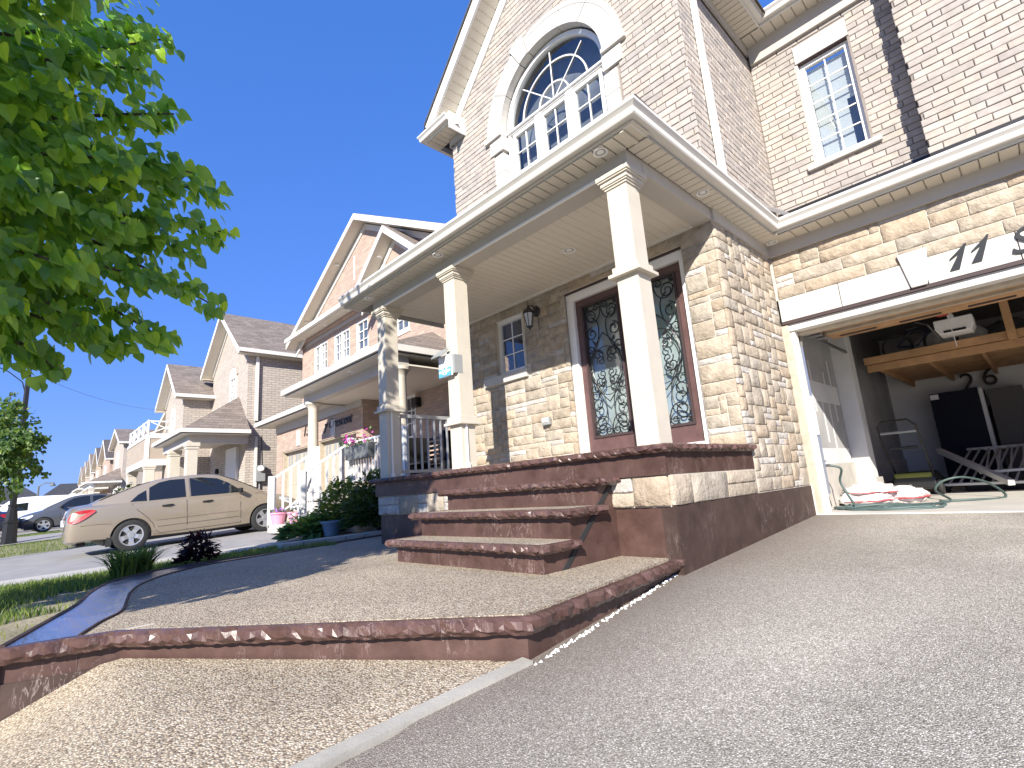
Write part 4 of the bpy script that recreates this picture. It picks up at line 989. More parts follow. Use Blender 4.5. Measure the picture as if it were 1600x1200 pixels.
tag(blob((Q.x+.55, 10.4, lz+.2), .34, 5, squash=(1.0, .8, .6)).build('storage_sack', mat('dark_sack', (.06, .06, .065), .7, bump=(9, .8, .04)), smooth=True), 'dark stuffed sack beside the pale bag on the loft', 'bag')
bike = thing('folded_bicycle', 'dark blue bicycle lying folded at the left end of the loft', 'bicycle', (-1.4, 9.9, lz))
M['bike_blue'] = mat('bike_blue', (.01, .014, .05), .35)
bx_, by_ = -1.32, 9.75
for dx in (0, .52):
    ring = [(bx_+dx+.19*math.cos(a), by_+.10*dx, lz+.20+.19*math.sin(a)) for a in [2*math.pi*k/24 for k in range(25)]]; MB().tube(ring, .018, 6).build('wheel', 'rubber', bike)
MB().tube([(bx_, by_, lz+.2), (bx_+.2, by_, lz+.42), (bx_+.42, by_+.03, lz+.40), (bx_+.26, by_, lz+.18), (bx_, by_, lz+.2)], .016, 6).build('frame', 'bike_blue', bike)
MB().tube([(bx_+.52, by_+.05, lz+.2), (bx_+.42, by_+.03, lz+.45), (bx_+.30, by_-.12, lz+.50)], .013, 6).build('fork', 'steel', bike)
MB().box(bx_+.14, bx_+.30, by_-.04, by_+.04, lz+.43, lz+.46).build('saddle', 'black', bike, bevel=.01)
# navy cabinet, its side, box, coat, balloons
cab = thing('storage_cabinet', 'tall navy fronted cabinet against the garage back wall', 'cabinet', (-.98, 12.3, FZ))
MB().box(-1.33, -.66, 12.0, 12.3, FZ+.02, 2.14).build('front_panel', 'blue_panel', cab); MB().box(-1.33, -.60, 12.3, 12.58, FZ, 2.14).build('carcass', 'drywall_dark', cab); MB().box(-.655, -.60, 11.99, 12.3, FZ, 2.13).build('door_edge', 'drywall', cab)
MB().box(-1.32, -1.20, 11.994, 11.999, 2.03, 2.12).build('paper_note', 'white', cab)
tag(MB().box(-.55, -.1, 12.1, 12.55, FZ, 2.10).build('cardboard_box', mat('dark_cardboard', (.10, .095, .09), .8), bevel=.01), 'tall dark grey box beside the navy cabinet', 'box')
M['balloon'] = mat('black_foil', (.02, .016, .016), .12)
def text_mesh(body, size, ext, shear=0.0):
    cu_ = bpy.data.curves.new('t', 'FONT'); cu_.body = body; cu_.size = size; cu_.extrude = ext; cu_.shear = shear; cu_.bevel_depth = 0; cu_.align_x = 'LEFT'
    o = bpy.data.objects.new('t', cu_); C.objects.link(o); bpy.context.view_layer.update(); me = bpy.data.meshes.new_from_object(o.evaluated_get(bpy.context.evaluated_depsgraph_get()))
    bpy.data.objects.remove(o); bpy.data.curves.remove(cu_); return me
def put_text(name, body, size, ext, loc, mt, parent=None, shear=0.0, bevel=0):
    me = text_mesh(body, size, ext, shear); me.materials.clear(); me.materials.append(M[mt]); o = bpy.data.objects.new(name, me); C.objects.link(o)
    o.location = loc; o.rotation_euler = (R(90), 0, 0)
    if parent:
        o.parent = parent
        if parent.get('_world'): o.matrix_parent_inverse = Matrix.Translation(-parent.location)
    if bevel: b = o.modifiers.new('b', 'BEVEL'); b.width = bevel; b.segments = 2
    return o
P = W(1512, 612, y=12.5); P2 = W(1540, 606, y=12.5)
tag(put_text('number_balloon', '2', .46, .03, (P.x-.08, 12.5, P.z+.02), 'balloon', bevel=.012), 'black foil number two balloon hung on the garage back wall', 'balloon')
tag(put_text('number_balloon', '6', .46, .03, (P2.x-.03, 12.5, P2.z+.04), 'balloon', bevel=.012), 'black foil number six balloon hung on the garage back wall', 'balloon')
P = W(1560, 650, y=12.5); tag(blob((P.x, 12.45, P.z-.2), .3, 8, squash=(.55, .3, 1.5), amp=.25).build('hanging_coat', 'rubber', smooth=True), 'dark coat hanging on the garage back wall', 'coat')
# house numerals
for nx_, nz_ in ((-.33, 2.765), (-.165, 2.785)): MB().prism([(nx_, YG-.034, nz_), (nx_+.075, YG-.034, nz_), (nx_+.165, YG-.034, nz_+.235), (nx_+.15, YG-.034, nz_+.235), (nx_+.115, YG-.034, nz_+.20), (nx_+.02, YG-.034, nz_+.12), (nx_+.022, YG-.034, nz_+.105), (nx_+.09, YG-.034, nz_+.145)], (0, .012, 0)).build('numeral', 'letter', house)
put_text('letter', 'S', .34, .006, (.10, YG-.034, 2.76), 'letter', house, .3)
# lawn mower
mw = thing('lawn_mower', 'black push lawn mower with lime trim parked inside the garage', 'lawn mower', (-1.35, 9.4, FZ))
M['lime'] = mat('lime_plastic', (.16, .18, .03), .5)
mx, my = -1.43, 9.35
MB().prism([(mx-.27, my, FZ+.08), (mx+.27, my, FZ+.08), (mx+.26, my, FZ+.22), (mx+.2, my, FZ+.33), (mx-.2, my, FZ+.33), (mx-.26, my, FZ+.22)], (0, .75, 0)).build('deck', 'black', mw, bevel=.03)
MB().box(mx-.22, mx+.22, my-.02, my+.1, FZ+.25, FZ+.32).build('trim', 'lime', mw, bevel=.02)
for dx in (-.29, .29):
    for dy in (.05, .65):
        o = MB().lathe([(.02, -.025), (.1, -.025), (.11, 0), (.1, .025), (.02, .025)], (0, 0, 0), 16).xform(Matrix.Translation((mx+dx, my+dy, FZ+.11)) @ Matrix.Rotation(R(90), 4, 'Y')).build('wheel', 'rubber', mw)
for dx in (-.22, .22): MB().tube([(mx+dx, my+.15, FZ+.3), (mx+dx*1.02, my-.25, FZ+.72), (mx+dx, my-.42, FZ+.98)], .014, 8).build('handle_tube', 'black', mw)
MB().tube([(mx-.22, my-.42, FZ+.98), (mx-.15, my-.5, FZ+1.06), (mx+.15, my-.5, FZ+1.06), (mx+.22, my-.42, FZ+.98)], .015, 8).build('handle_bar', 'black', mw)
MB().tube([(mx-.21, my-.36, FZ+.9), (mx+.21, my-.36, FZ+.9)], .018, 8).build('switch_bar', 'plastic_grey', mw)
MB().box(mx-.17, mx+.17, my-.27, my-.22, FZ+.66, FZ+.70).build('crossbar', 'black', mw, bevel=.01)
# sacks of material
M['sack'] = mat('woven_sack', (.72, .66, .64), .7, noise=(5, .2), bump=(14, 1.0, .04), col2=(.8, .78, .76)); M['sack_red'] = mat('red_print', (.45, .08, .09), .6)
for k, (x, y, z, s) in enumerate(((-1.72, 7.75, FZ+.06, .30), (-1.66, 7.8, FZ+.155, .27), (-1.42, 8.0, FZ+.07, .30))):
    sk = blob((x, y, z), s, k+11, 24, 14, squash=(1.0, .9, .40), amp=.36, fr=2.9).build('cement_sack', 'sack', smooth=True)
    tag(sk, ('crumpled white and red sack flat on the garage floor by the footing', 'crumpled white sack lying on top of another sack', 'crumpled white sack spilling towards the mower')[k], 'sack')
    b = blob((x+.02, y-.03, z-.01), s*1.0, k+11, 24, 6, squash=(1.005, .905, .07), amp=.36, fr=2.9); b.build('red_stripe', 'sack_red', sk, smooth=True)
# hose with tap
M['hose'] = mat('hose_green', (.065, .10, .095), .5); rr = random.Random(6)
hz = FZ+.014; tapP = Vector((GXI+.10, 7.0, 1.0))
hp = [tapP+Vector((.05, 0, 0)), tapP+Vector((.16, .05, -.05)), Vector((-1.80, 7.15, .8)), Vector((-1.72, 7.1, FZ+.12)), Vector((-1.66, 7.0, hz))]
for k in range(66):
    a = k*.42; rx, ry = .42+.10*math.sin(k*.37), .20+.06*math.cos(k*.53); hp.append(Vector((-1.42+rx*math.cos(a+2.8)+.05*math.sin(k*.21), 6.98+ry*math.sin(a+2.8)+.04*math.cos(k*.3), hz+.012*(k % 15 > 7)+.008*math.sin(k))))
hp += [Vector((-1.0, 7.4, hz)), Vector((-.9, 7.9, hz)), Vector((-1.1, 8.5, FZ+.1)), Vector((-1.05, 8.8, FZ+.2)), Vector((-.85, 8.9, FZ+.24)), Vector((-.6, 8.7, FZ+.16)), Vector((-.45, 8.3, hz)), Vector((-.7, 7.9, hz)), Vector((-1.05, 7.8, hz))]
sm = []
for k in range(len(hp)-1):
    p0, p1, p2, p3 = hp[max(k-1, 0)], hp[k], hp[k+1], hp[min(k+2, len(hp)-1)]
    for j in range(5): t = j/5; sm.append(.5*((2*p1)+(p2-p0)*t+(2*p0-5*p1+4*p2-p3)*t*t+(3*p1-p0-3*p2+p3)*t**3))
hose = thing('garden_hose', 'grey green garden hose coiled on the garage floor from a wall tap', 'hose', (-1.5, 7, FZ))
MB().tube(sm, .0135, 7).build('hose_line', 'hose', hose, smooth=True)
t_ = MB().tube([tapP-Vector((.1, 0, 0)), tapP+Vector((.06, 0, 0))], .018, 8); t_.tube([tapP, tapP+Vector((0, 0, .05))], .01, 6); t_.box(tapP.x-.03, tapP.x+.03, 6.99, 7.01, 1.045, 1.06); t_.build('tap', 'steel', hose)
MB().tube([(GXI+.035, 7.03, .98), (GXI+.035, 7.10, .8), (GXI+.036, 7.25, FZ+.02)], .004, 5).build('drip_line', 'black', hose)
# pile of white metal railings
M['rail_grey'] = mat('white_railing', (.55, .55, .54), .4)
def rail_panel(name, label, org, rot, L_, Wd, n_, mt='rail_grey'):
    t = thing(name, label, 'railing', org, 'railing panels piled in the garage', world=False, rot=rot)
    MB().box(0, L_, -.02, .02, 0, .035).build('rail', mt, t, bevel=.004); MB().box(0, L_, Wd-.02, Wd+.02, 0, .035).build('rail', mt, t, bevel=.004)
    me = MB().box(-.01, .01, 0, Wd, .008, .028).mesh('baluster', mt)
    for k in range(n_): inst('baluster', me, t, (L_*(k+.5)/n_, 0, 0))
    return t
rail_panel('metal_railing', 'white metal railing panel lying flat on the pile in front of the cabinet', (-1.15, 9.75, FZ+.10), (R(15), 0, R(-6)), 2.8, 1.9, 24)
rail_panel('metal_railing', 'white metal railing panel slanting across the pile towards the floor', (-.75, 9.95, FZ+.24), (R(12), R(-2), R(-1)), 2.4, 1.6, 18)
rail_panel('metal_railing', 'white metal railing panel propped upright behind the pile', (.1, 10.8, FZ+.3), (R(62), R(6), R(8)), 2.2, .8, 14)
pst = MB().tube([(-1.25, 10.9, FZ+.62), (-.42, 9.42, FZ+.12)], .055, 4); tag(pst.build('railing_post', 'rail_grey', bevel=.008), 'thick white square railing post lying across the railing pile', 'post')
bx = MB().box(-.95, .6, 10.0, 10.9, FZ, FZ+.12); tag(bx.build('storage_crate', 'rubber', bevel=.03), 'low black crate under the railing pile', 'crate')

# ================================================================== SMALL THINGS ON THE PORCH
lan = thing('wall_lantern', 'black carriage lantern on the stone wall beside the front door', 'lantern', (-4.42, YW-.06, 3.2))
lx, ly, lz_ = -4.42, YW-.19, 3.27
MB().lathe([(.001, 0), (.055, .005), (.06, .03), (.02, .04)], (0, 0, 0), 16).xform(Matrix.Translation((lx, YW-.018, lz_+.05)) @ Matrix.Rotation(R(90), 4, 'X') @ Matrix.Scale(1.3, 4, (0, 1, 0))).build('wall_plate', 'black', lan, smooth=True)
MB().tube([(lx, YW-.03, lz_+.03), (lx, YW-.10, lz_+.12), (lx, ly, lz_+.10), (lx, ly, lz_+.04)], .009, 8).build('arm', 'black', lan)
MB().lathe([(.075, 0), (.085, .008), (.05, .05), (.018, .075), (.008, .11), (.003, .16)], (lx, ly, lz_), 6).build('roof_cap', 'black', lan)
MB().lathe([(.032, -.19), (.068, -.01)], (lx, ly, lz_), 6).build('glass_cage', mat('lantern_glass', (.45, .46, .45), .2, spec=.6), lan)
cg = MB()
for k in range(6): a = k*math.pi/3; cg.tube([(lx+.034*math.cos(a), ly+.034*math.sin(a), lz_-.19), (lx+.072*math.cos(a), ly+.072*math.sin(a), lz_)], .005, 5)
cg.lathe([(.038, -.2), (.04, -.185)], (lx, ly, lz_), 6); cg.lathe([(.008, -.235), (.02, -.2)], (lx, ly, lz_), 8); cg.build('cage_bars', 'black', lan)
MB().tube([(lx, YW-.012, lz_-.02), (lx+.01, YW-.012, lz_-.30)], .004, 5).build('drip_mark', 'dark_trim', lan)
mb_ = thing('outlet_box', 'small grey weatherproof outlet cover on the porch stone wall', 'outlet', (-4.40, YW-.04, 1.8))
MB().box(-4.46, -4.33, YW-.075, YW-.02, 1.765, 1.87).build('cover', 'plastic_grey', mb_, bevel=.012); MB().box(-4.45, -4.34, YW-.082, YW-.074, 1.80, 1.86).build('lid', 'limestone', mb_, bevel=.004)
sg = thing('solar_sign', 'small white and blue security sign with a solar light strapped to the column', 'sign', (-4.45, 3.40, 2.4))
M['sign_blue'] = mat('sign_blue', (.10, .36, .62), .4)
sgx0, sgx1, sgy = -4.60, -4.36, 3.385
MB().box(sgx0, sgx1, sgy-.02, sgy, 2.27, 2.52).build('board', 'white', sg, bevel=.006)
MB().box(sgx0+.004, sgx1-.004, sgy-.024, sgy-.021, 2.275, 2.37).build('blue_band', 'sign_blue', sg)
ring = [((sgx0+sgx1)/2+.042*math.cos(a), sgy-.026, 2.335+.042*math.sin(a)) for a in [2*math.pi*k/20 for k in range(21)]]; MB().tube(ring, .006, 5).build('ring_mark', 'white', sg)
MB().box((sgx0+sgx1)/2-.018, (sgx0+sgx1)/2+.018, sgy-.027, sgy-.024, 2.318, 2.352).build('lock_mark', 'white', sg)
for dx in (-.085, .075): MB().box((sgx0+sgx1)/2+dx-.022, (sgx0+sgx1)/2+dx+.022, sgy-.0265, sgy-.024, 2.32, 2.345).build('print_block', 'white', sg)
MB().prism([(sgx0-.01, sgy-.12, 2.50), (sgx0-.01, sgy-.11, 2.485), (sgx0-.01, sgy+.01, 2.585), (sgx0-.01, sgy, 2.60)], (.18, 0, 0)).build('solar_panel', 'plastic_grey', sg, bevel=.004)
MB().box(sgx1-.04, sgx1+.045, sgy-.01, sgy+.10, 2.29, 2.50).build('bracket', 'plastic_grey', sg)
# railing on the porch's left side
pr = thing('porch_railing', 'grey metal railing with thin balusters closing the porch side', 'railing', (-5.95, 4.3, SLAB))
M['rail_metal'] = mat('railing_grey_metal', (.33, .34, .36), .4, metal=.2)
MB().box(-5.98, -5.93, 3.62, YW, SLAB+.80, SLAB+.85).build('top_rail', 'rail_metal', pr, bevel=.004); MB().box(-5.975, -5.935, 3.62, YW, SLAB+.06, SLAB+.10).build('bottom_rail', 'rail_metal', pr)
me = MB().box(-.011, .011, -.011, .011, 0, .71).mesh('baluster', 'rail_metal')
for k in range(12): inst('baluster', me, pr, (-5.955+5.95, 3.68+k*.11-4.3, SLAB+.095-SLAB))
MB().box(-6.0, -5.91, 4.55, 4.64, SLAB, SLAB+.93).build('post', 'rail_metal', pr, bevel=.006)
# ================================================================== NEIGHBOURING HOUSES
def gblock(par, x0, x1, yf, yb, z0, ze, za, wm, rm, oh=.35, side=.3, name='wall', gut=True):
    """block with a gable facing the street: pentagon wall, two roof slopes, white rakes, eave gutters"""
    xc = (x0+x1)/2
    wl = MB().prism([(x0, yf, z0), (x1, yf, z0), (x1, yf, ze), (xc, yf, za), (x0, yf, ze)], (0, yb-yf, 0)).build(name, wm, par)
    sl = (za-ze)/(xc-x0); th = .10
    for s in (-1, 1):
        xe = xc+s*((x1-x0)/2+side); zee = za-sl*((x1-x0)/2+side)
        rf = MB().prism([(xc, yf-oh, za+.02), (xe, yf-oh, zee+.02), (xe, yf-oh, zee+.02+th), (xc, yf-oh, za+.02+th)], (0, yb-yf+oh, 0)).build('roof', rm, par)
        MB().prism([(xc, yf-oh-.02, za-.09), (xe, yf-oh-.02, zee-.09), (xe, yf-oh-.02, zee+.09), (xc, yf-oh-.02, za+.09)], (0, .03, 0)).build('rake_fascia', 'white', rf)
        MB().prism([(xc, yf-.04, za-.22), (xc+s*(x1-x0)/2, yf-.04, ze-.22), (xc+s*(x1-x0)/2, yf-.04, ze-.04), (xc, yf-.04, za-.04)], (0, .03, 0)).build('rake_frieze', 'gutter', rf)
        MB().prism([(xc, yf-oh, za-.08), (xe, yf-oh, zee-.08), (xe, yf-oh, zee-.07), (xc, yf-oh, za-.07)], (0, oh, 0)).build('rake_soffit', 'soffit', rf)
        if gut:
            a, b = sorted((xe, xe+s*.09)); MB().box(a, b, yf-oh, yb, zee-.04, zee+.09).build('gutter', 'gutter', rf)
            a, b = sorted((xc+s*(x1-x0)/2, xe)); MB().box(a, b, yf-oh+.02, yb, zee-.075, zee-.05).build('soffit', 'soffit', rf)
    return wl
def porch_roof(par, x0, x1, y0, y1, ze, zt, rm, hipL=True, hipR=True, name='porch_roof', fasc=.16):
    """lean-to with hipped ends against a wall at y1"""
    d = min((x1-x0)/2.2, (y1-y0)*.7)
    xa, xb = x0+(d if hipL else 0), x1-(d if hipR else 0)
    mb = MB(); mb.quad((x0, y0, ze), (x1, y0, ze), (xb, y1, zt), (xa, y1, zt)); mb.poly([(x0, y0, ze), (xa, y1, zt), (x0, y1, ze)]); mb.poly([(x1, y0, ze), (x1, y1, ze), (xb, y1, zt)])
    o = mb.build(name, rm, par)
    mb = MB().box(x0-.06, x1+.06, y0-.07, y0, ze-.11, ze+.015); mb.box(x0-.07, x0, y0, y1, ze-.11, ze+.015); mb.box(x1, x1+.07, y0, y1, ze-.11, ze+.015); mb.build('gutter', 'gutter', o)
    MB().box(x0, x1, y0, y1, ze-.15, ze-.13).build('soffit', 'ceiling', o)
    return o
def window_at(par, x0, x1, z0, z1, y, cols=2, rows=3, name='window', sill=True, double=False):
    o = sash(par, x0, x1, z0, z1, y-.05, cols, rows, t=.07, mt=.025, name=name, d=.07)
    if double: MB().box((x0+x1)/2-.04, (x0+x1)/2+.04, y-.06, y+.01, z0, z1).build('mullion', 'white', o)
    MB().box(x0+.03, x1-.03, y+.012, y+.02, z0+.03, z1-.03).build('room_behind', 'room', o)
    if sill: MB().box(x0-.06, x1+.06, y-.09, y, z0-.09, z0).build('sill', 'limestone', o)
    return o
def open_wall(par, x0, x1, z0, z1, y, th, holes, wm, name='wall'):
    """front wall with real rectangular openings"""
    xs_ = sorted({x0, x1, *[h[0] for h in holes], *[h[1] for h in holes]}); zs_ = sorted({z0, z1, *[h[2] for h in holes], *[h[3] for h in holes]}); mb = MB()
    for a, b in zip(xs_[:-1], xs_[1:]):
        for c, d in zip(zs_[:-1], zs_[1:]):
            if not any(h[0] <= a and b <= h[1] and h[2] <= c and d <= h[3] for h in holes): mb.box(a, b, y, y+th, c, d)
    return mb.build(name, wm, par)
def garage_door(par, x0, x1, z0, z1, y, lites=4, mt='wood_jamb'):
    o = MB().box(x0, x1, y+.10, y+.14, z0, z1).build('garage_door', mt, par)
    nz = 4; h = (z1-z0)/nz; nx = lites
    for k in range(nz):
        for j in range(nx):
            a = x0+(x1-x0)*(j+.12)/nx; b = x0+(x1-x0)*(j+.88)/nx
            if k == nz-1: 
                w_ = (b-a)/2
                for q in range(2): MB().box(a+q*w_+.05, a+(q+1)*w_-.05, y+.085, y+.101, z0+k*h+.14, z0+(k+1)*h-.12).build('lite', 'plastic_grey', o)
            else: MB().box(a, b, y+.088, y+.1, z0+k*h+.09, z0+(k+1)*h-.09).build('raised_panel', mt, o, bevel=.01)
    MB().box(x0-.05, x0+.03, y-.04, y+.12, z0, z1+.05).build('jamb', mt, o); MB().box(x1-.03, x1+.05, y-.04, y+.12, z0, z1+.05).build('jamb', mt, o); MB().box(x0+.03, x1-.03, y-.04, y+.12, z1-.03, z1+.05).build('head', mt, o)
    return o
def round_column(par, x, y, z0, z1, r=.13, mt='column'):
    return smooth_angle(MB().lathe([(r*1.5, 0), (r*1.5, .08), (r*1.15, .1), (r*1.05, .16), (r, .25), (r*.88, z1-z0-.18), (r*.95, z1-z0-.15), (r*1.3, z1-z0-.08), (r*1.5, z1-z0-.06), (r*1.5, z1-z0)], (x, y, z0), 24).build('column', mt, par), 35)
def square_column(par, x, y, z0, z1, w=.13, mt='column'):
    mb = MB().box(x-w, x+w, y-w, y+w, z0, z1); o = mb.build('column', mt, par, bevel=.01)
    mb = MB().box(x-w-.04, x+w+.04, y-w-.04, y+w+.04, z1-.12, z1-.001); mb.box(x-w-.02, x+w+.02, y-w-.02, y+w+.02, z1-.2, z1-.12); mb.build('capital', mt, o); return o

# ---- number 13
n13 = thing('rosy_brick_house', 'rosy brick house with double gable, white porch stair and script number 13', 'house', (-12.5, 7, .45))
Y1, YGA = 6.8, 6.0
holes = [(-16.2, -15.2, 5.12, 6.08), (-14.72, -13.68, 5.15, 6.08), (-13.27, -12.55, 5.15, 6.08), (-11.15, -10.45, 5.12, 6.08), (-11.0, -10.3, 2.35, 3.42)]
open_wall(n13, -17.15, -7.75, 1.2, 6.55, Y1, .2, holes, 'brick13')
MB().box(-7.95, -7.75, Y1+.2, 14, .3, 6.55).build('side_wall', 'brick13', n13); MB().box(-17.15, -16.95, Y1+.2, 14, .3, 6.55).build('side_wall', 'brick13', n13)
for (a, b, c, d) in holes[:3]: window_at(n13, a, b, c, d, Y1+.07, 4 if b-a > .8 else 2, 3, double=b-a > .8)
window_at(n13, *holes[3], Y1+.07, 2, 3); window_at(n13, *holes[4], Y1+.07, 3, 3, sill=False)
# main gable and the smaller one in front of it
GA = W(553, 338, y=6.3); sl = .53
def front_gable(par, xc, za, half, yf, yb, wm, rm, sl, thick=True):
    ze = za-sl*half
    MB().prism([(xc-half+.3, yf+.35, ze+.05), (xc+half-.3, yf+.35, ze+.05), (xc, yf+.35, za-.12)], (0, .15, 0)).build('gable_wall', wm, par)
    for s in (-1, 1):
        xe = xc+s*half
        rf = MB().prism([(xc, yf, za), (xe, yf, ze), (xe, yf, ze+.1), (xc, yf, za+.1)], (0, yb-yf, 0)).build('roof', rm, par)
        MB().prism([(xc, yf-.025, za-.10), (xe, yf-.025, ze-.10), (xe, yf-.025, ze+.085), (xc, yf-.025, za+.085)], (0, .03, 0)).build('rake_fascia', 'gutter', rf)
        MB().prism([(xc, yf, za-.09), (xe, yf, ze-.09), (xe, yf, ze-.08), (xc, yf, za-.08)], (0, .36, 0)).build('rake_soffit', 'soffit', rf)
        MB().prism([(xc, yf+.32, za-.30), (xe, yf+.32, ze-.30), (xe, yf+.32, ze-.12), (xc, yf+.32, za-.12)], (0, .03, 0)).build('rake_frieze', 'gutter', rf)
        n_ = 2
        for k in range(n_):
            f = .3+.45*k; px, pz = xc+(xe-xc)*f, za-.09+(ze-za)*f
            MB().lathe([(.07, -.01), (.075, 0)], (px, yf+.18, pz-.005), 14).build('pot_light', 'white', rf)
front_gable(n13, GA.x, GA.z, 4.95, 6.3, 14, 'brick13', 'roof', sl)
G2 = W(598, 357, y=6.05); front_gable(n13, G2.x, G2.z, 1.75, 6.05, 9, 'brick13', 'roof', .8)
MB().box(-13.05, -13.0, 6.64, 6.66, 7.3, 8.05).build('gable_slit', 'white', n13)
# long eave under the main gable
MB().box(-17.35, -9, 6.25, 6.36, 6.42, 6.55).build('gutter', 'gutter', n13); MB().box(-17.3, -9, 6.36, Y1, 6.40, 6.42).build('soffit', 'soffit', n13); MB().box(-17.2, -9, Y1-.04, Y1, 6.2, 6.42).build('frieze_board', 'frieze', n13)
for x in (-16.4, -14.8, -13.2): MB().lathe([(.07, -.01), (.075, 0)], (x, 6.55, 6.398), 14).build('pot_light', 'white', n13)
# garage bay
gh = [(-16.65, -14.35, .3, 2.62), (-13.95, -11.75, .3, 2.66)]
open_wall(n13, -17.15, -11.4, .2, 3.5, YGA, .25, gh, 'brick13')
for a, b, c, d in gh: garage_door(n13, a, b, c+.08, d, YGA+.06)
MB().box(-11.6, -11.4, YGA+.25, Y1, .3, 3.5).build('side_wall', 'brick13', n13)
porch_roof(n13, -17.7, -11.6, 5.55, Y1, 3.66, 4.35, 'roof', hipR=False, name='garage_roof'); MB().box(-17.15, -11.4, YGA-.04, YGA, 3.26, 3.52).build('frieze_board', 'frieze', n13)
for x in (-15.35, -13.0): MB().box(x-.13, x+.13, YGA-.03, YGA, 2.7, 3.15).build('keystone', 'limestone', n13)
put_text('lettering', '13 S', .42, .01, (-15.0, YGA-.02, 2.93), 'letter', n13, .35); put_text('lettering', 'y Crescent', .36, .01, (-13.55, YGA-.02, 2.93), 'letter', n13, .35)
# porch
PF = 1.25
porch_roof(n13, -12.75, -7.95, 4.62, Y1, 3.75, 4.75, 'roof', hipL=True, hipR=True)
MB().box(-12.45, -8.05, 4.98, 5.2, 3.38, 3.62).build('porch_beam', 'frieze', n13); MB().box(-12.45, -8.05, 5.2, Y1, 3.42, 3.45).build('porch_ceiling', 'ceiling', n13); MB().box(-12.45, -12.25, 5.2, Y1, 3.38, 3.6).build('porch_beam', 'frieze', n13)
for x in (-11.6, -9.6, -8.4): MB().lathe([(.08, -.01), (.085, 0)], (x, 4.8, 3.60), 14).build('pot_light', 'white', n13)
round_column(n13, -12.15, 5.09, PF, 3.40); round_column(n13, -8.2, 5.09, PF, 3.40)
MB().box(-12.4, -7.9, 4.95, Y1, .3, PF).build('porch_base', 'concrete', n13)
MB().box(-10.26, -10.04, Y1-.16, Y1, 3.05, 3.28).build('wall_lamp', 'black', n13, bevel=.02)
for k in range(4): MB().box(-11.75, -10.0, 3.95+k*.27, 4.97, .45 if k == 0 else .45+k*.2, .62+k*.2).build('stair_step', 'concrete', n13, bevel=.01)
# white railings
def rail_run(par, p0, p1, h, n_, posts=(1, 1), drop=.12):
    a, b = Vector(p0), Vector(p1); d = b-a
    o = MB().tube([a+Vector((0, 0, h)), b+Vector((0, 0, h))], .03, 4).build('top_rail', 'white', par); MB().tube([a+Vector((0, 0, drop)), b+Vector((0, 0, drop))], .022, 4).build('bottom_rail', 'white', par)
    me = MB().box(-.017, .017, -.017, .017, 0, h-drop).mesh('baluster', 'white')
    for k in range(n_):
        p = a+d*((k+.5)/n_)+Vector((0, 0, drop)); q = inst('baluster', me, par, p-Vector(par.location))
    for f, pt in zip(posts, (a, b)):
        if f: MB().box(pt.x-.05, pt.x+.05, pt.y-.05, pt.y+.05, pt.z-.05, pt.z+h+.08).build('newel_post', 'white', par)
rail_run(n13, (-11.72, 4.0, .60), (-11.72, 5.0, PF), .95, 6); rail_run(n13, (-10.06, 4.0, .60), (-10.06, 5.0, PF), .95, 7)
rail_run(n13, (-10.06, 5.0, PF), (-7.95, 5.0, PF), .92, 19, (0, 1)); 
# slatted bench on that porch
bn = thing('slatted_bench', 'dark slatted bench on the neighbour\'s porch behind the railing', 'bench', (-8.6, 6.2, PF))
for k in range(7): MB().box(-9.3, -8.0, 6.3+k*.005, 6.33+k*.005, PF+.30+k*.095, PF+.36+k*.095).build('slat', 'black', bn)
MB().box(-9.3, -8.0, 5.9, 6.3, PF+.38, PF+.42).build('seat', 'black', bn)
for x in (-9.28, -8.05): MB().box(x, x+.05, 5.9, 6.36, PF, PF+.95).build('leg', 'black', bn)
# flower box, pots
M['pink'] = mat('pink_plastic', (.72, .30, .42), .45); M['planter'] = mat('grey_planter', (.13, .14, .14), .6); M['bluepot'] = mat('blue_grey_pot', (.16, .21, .27), .5); M['magenta'] = mat('magenta_petals', (.55, .03, .33), .6); M['leafy'] = mat('potted_leaves', (.09, .16, .04), .7); M['violet'] = mat('violet_petals', (.30, .12, .38), .6)
def tuft(par, c, r, n_, mt, name, seed, size=.035, flat=.5):
    rnd = random.Random(seed); mb = MB()
    for k in range(n_):
        d = Vector((rnd.gauss(0, 1), rnd.gauss(0, 1), abs(rnd.gauss(0, 1))*flat)).normalized()*r*rnd.random()**.4; p = Vector(c)+d
        u = Vector((rnd.uniform(-1, 1), rnd.uniform(-1, 1), rnd.uniform(-1, 1))).normalized(); v = u.orthogonal().normalized(); s = size*rnd.uniform(.6, 1.3)
        mb.quad(p-u*s, p-v*s*.6, p+u*s, p+v*s*.6)
    return mb.build(name, mt, par)
fbx = thing('flower_box', 'grey rail planter of magenta flowers hooked over the white railing', 'planter', (-9.4, 4.9, 2.0))
MB().prism([(-9.95, 4.84, 1.80), (-9.05, 4.84, 1.80), (-8.98, 4.84, 2.08), (-10.02, 4.84, 2.08)], (0, .2, 0)).build('trough', 'planter', fbx)
tuft(fbx, (-9.5, 4.94, 2.1), .36, 160, 'magenta', 'flowers', 2, .03, .35).scale = (1, 1, 1); tuft(fbx, (-9.5, 4.94, 2.07), .42, 120, 'leafy', 'leaves', 3, .03, .25)
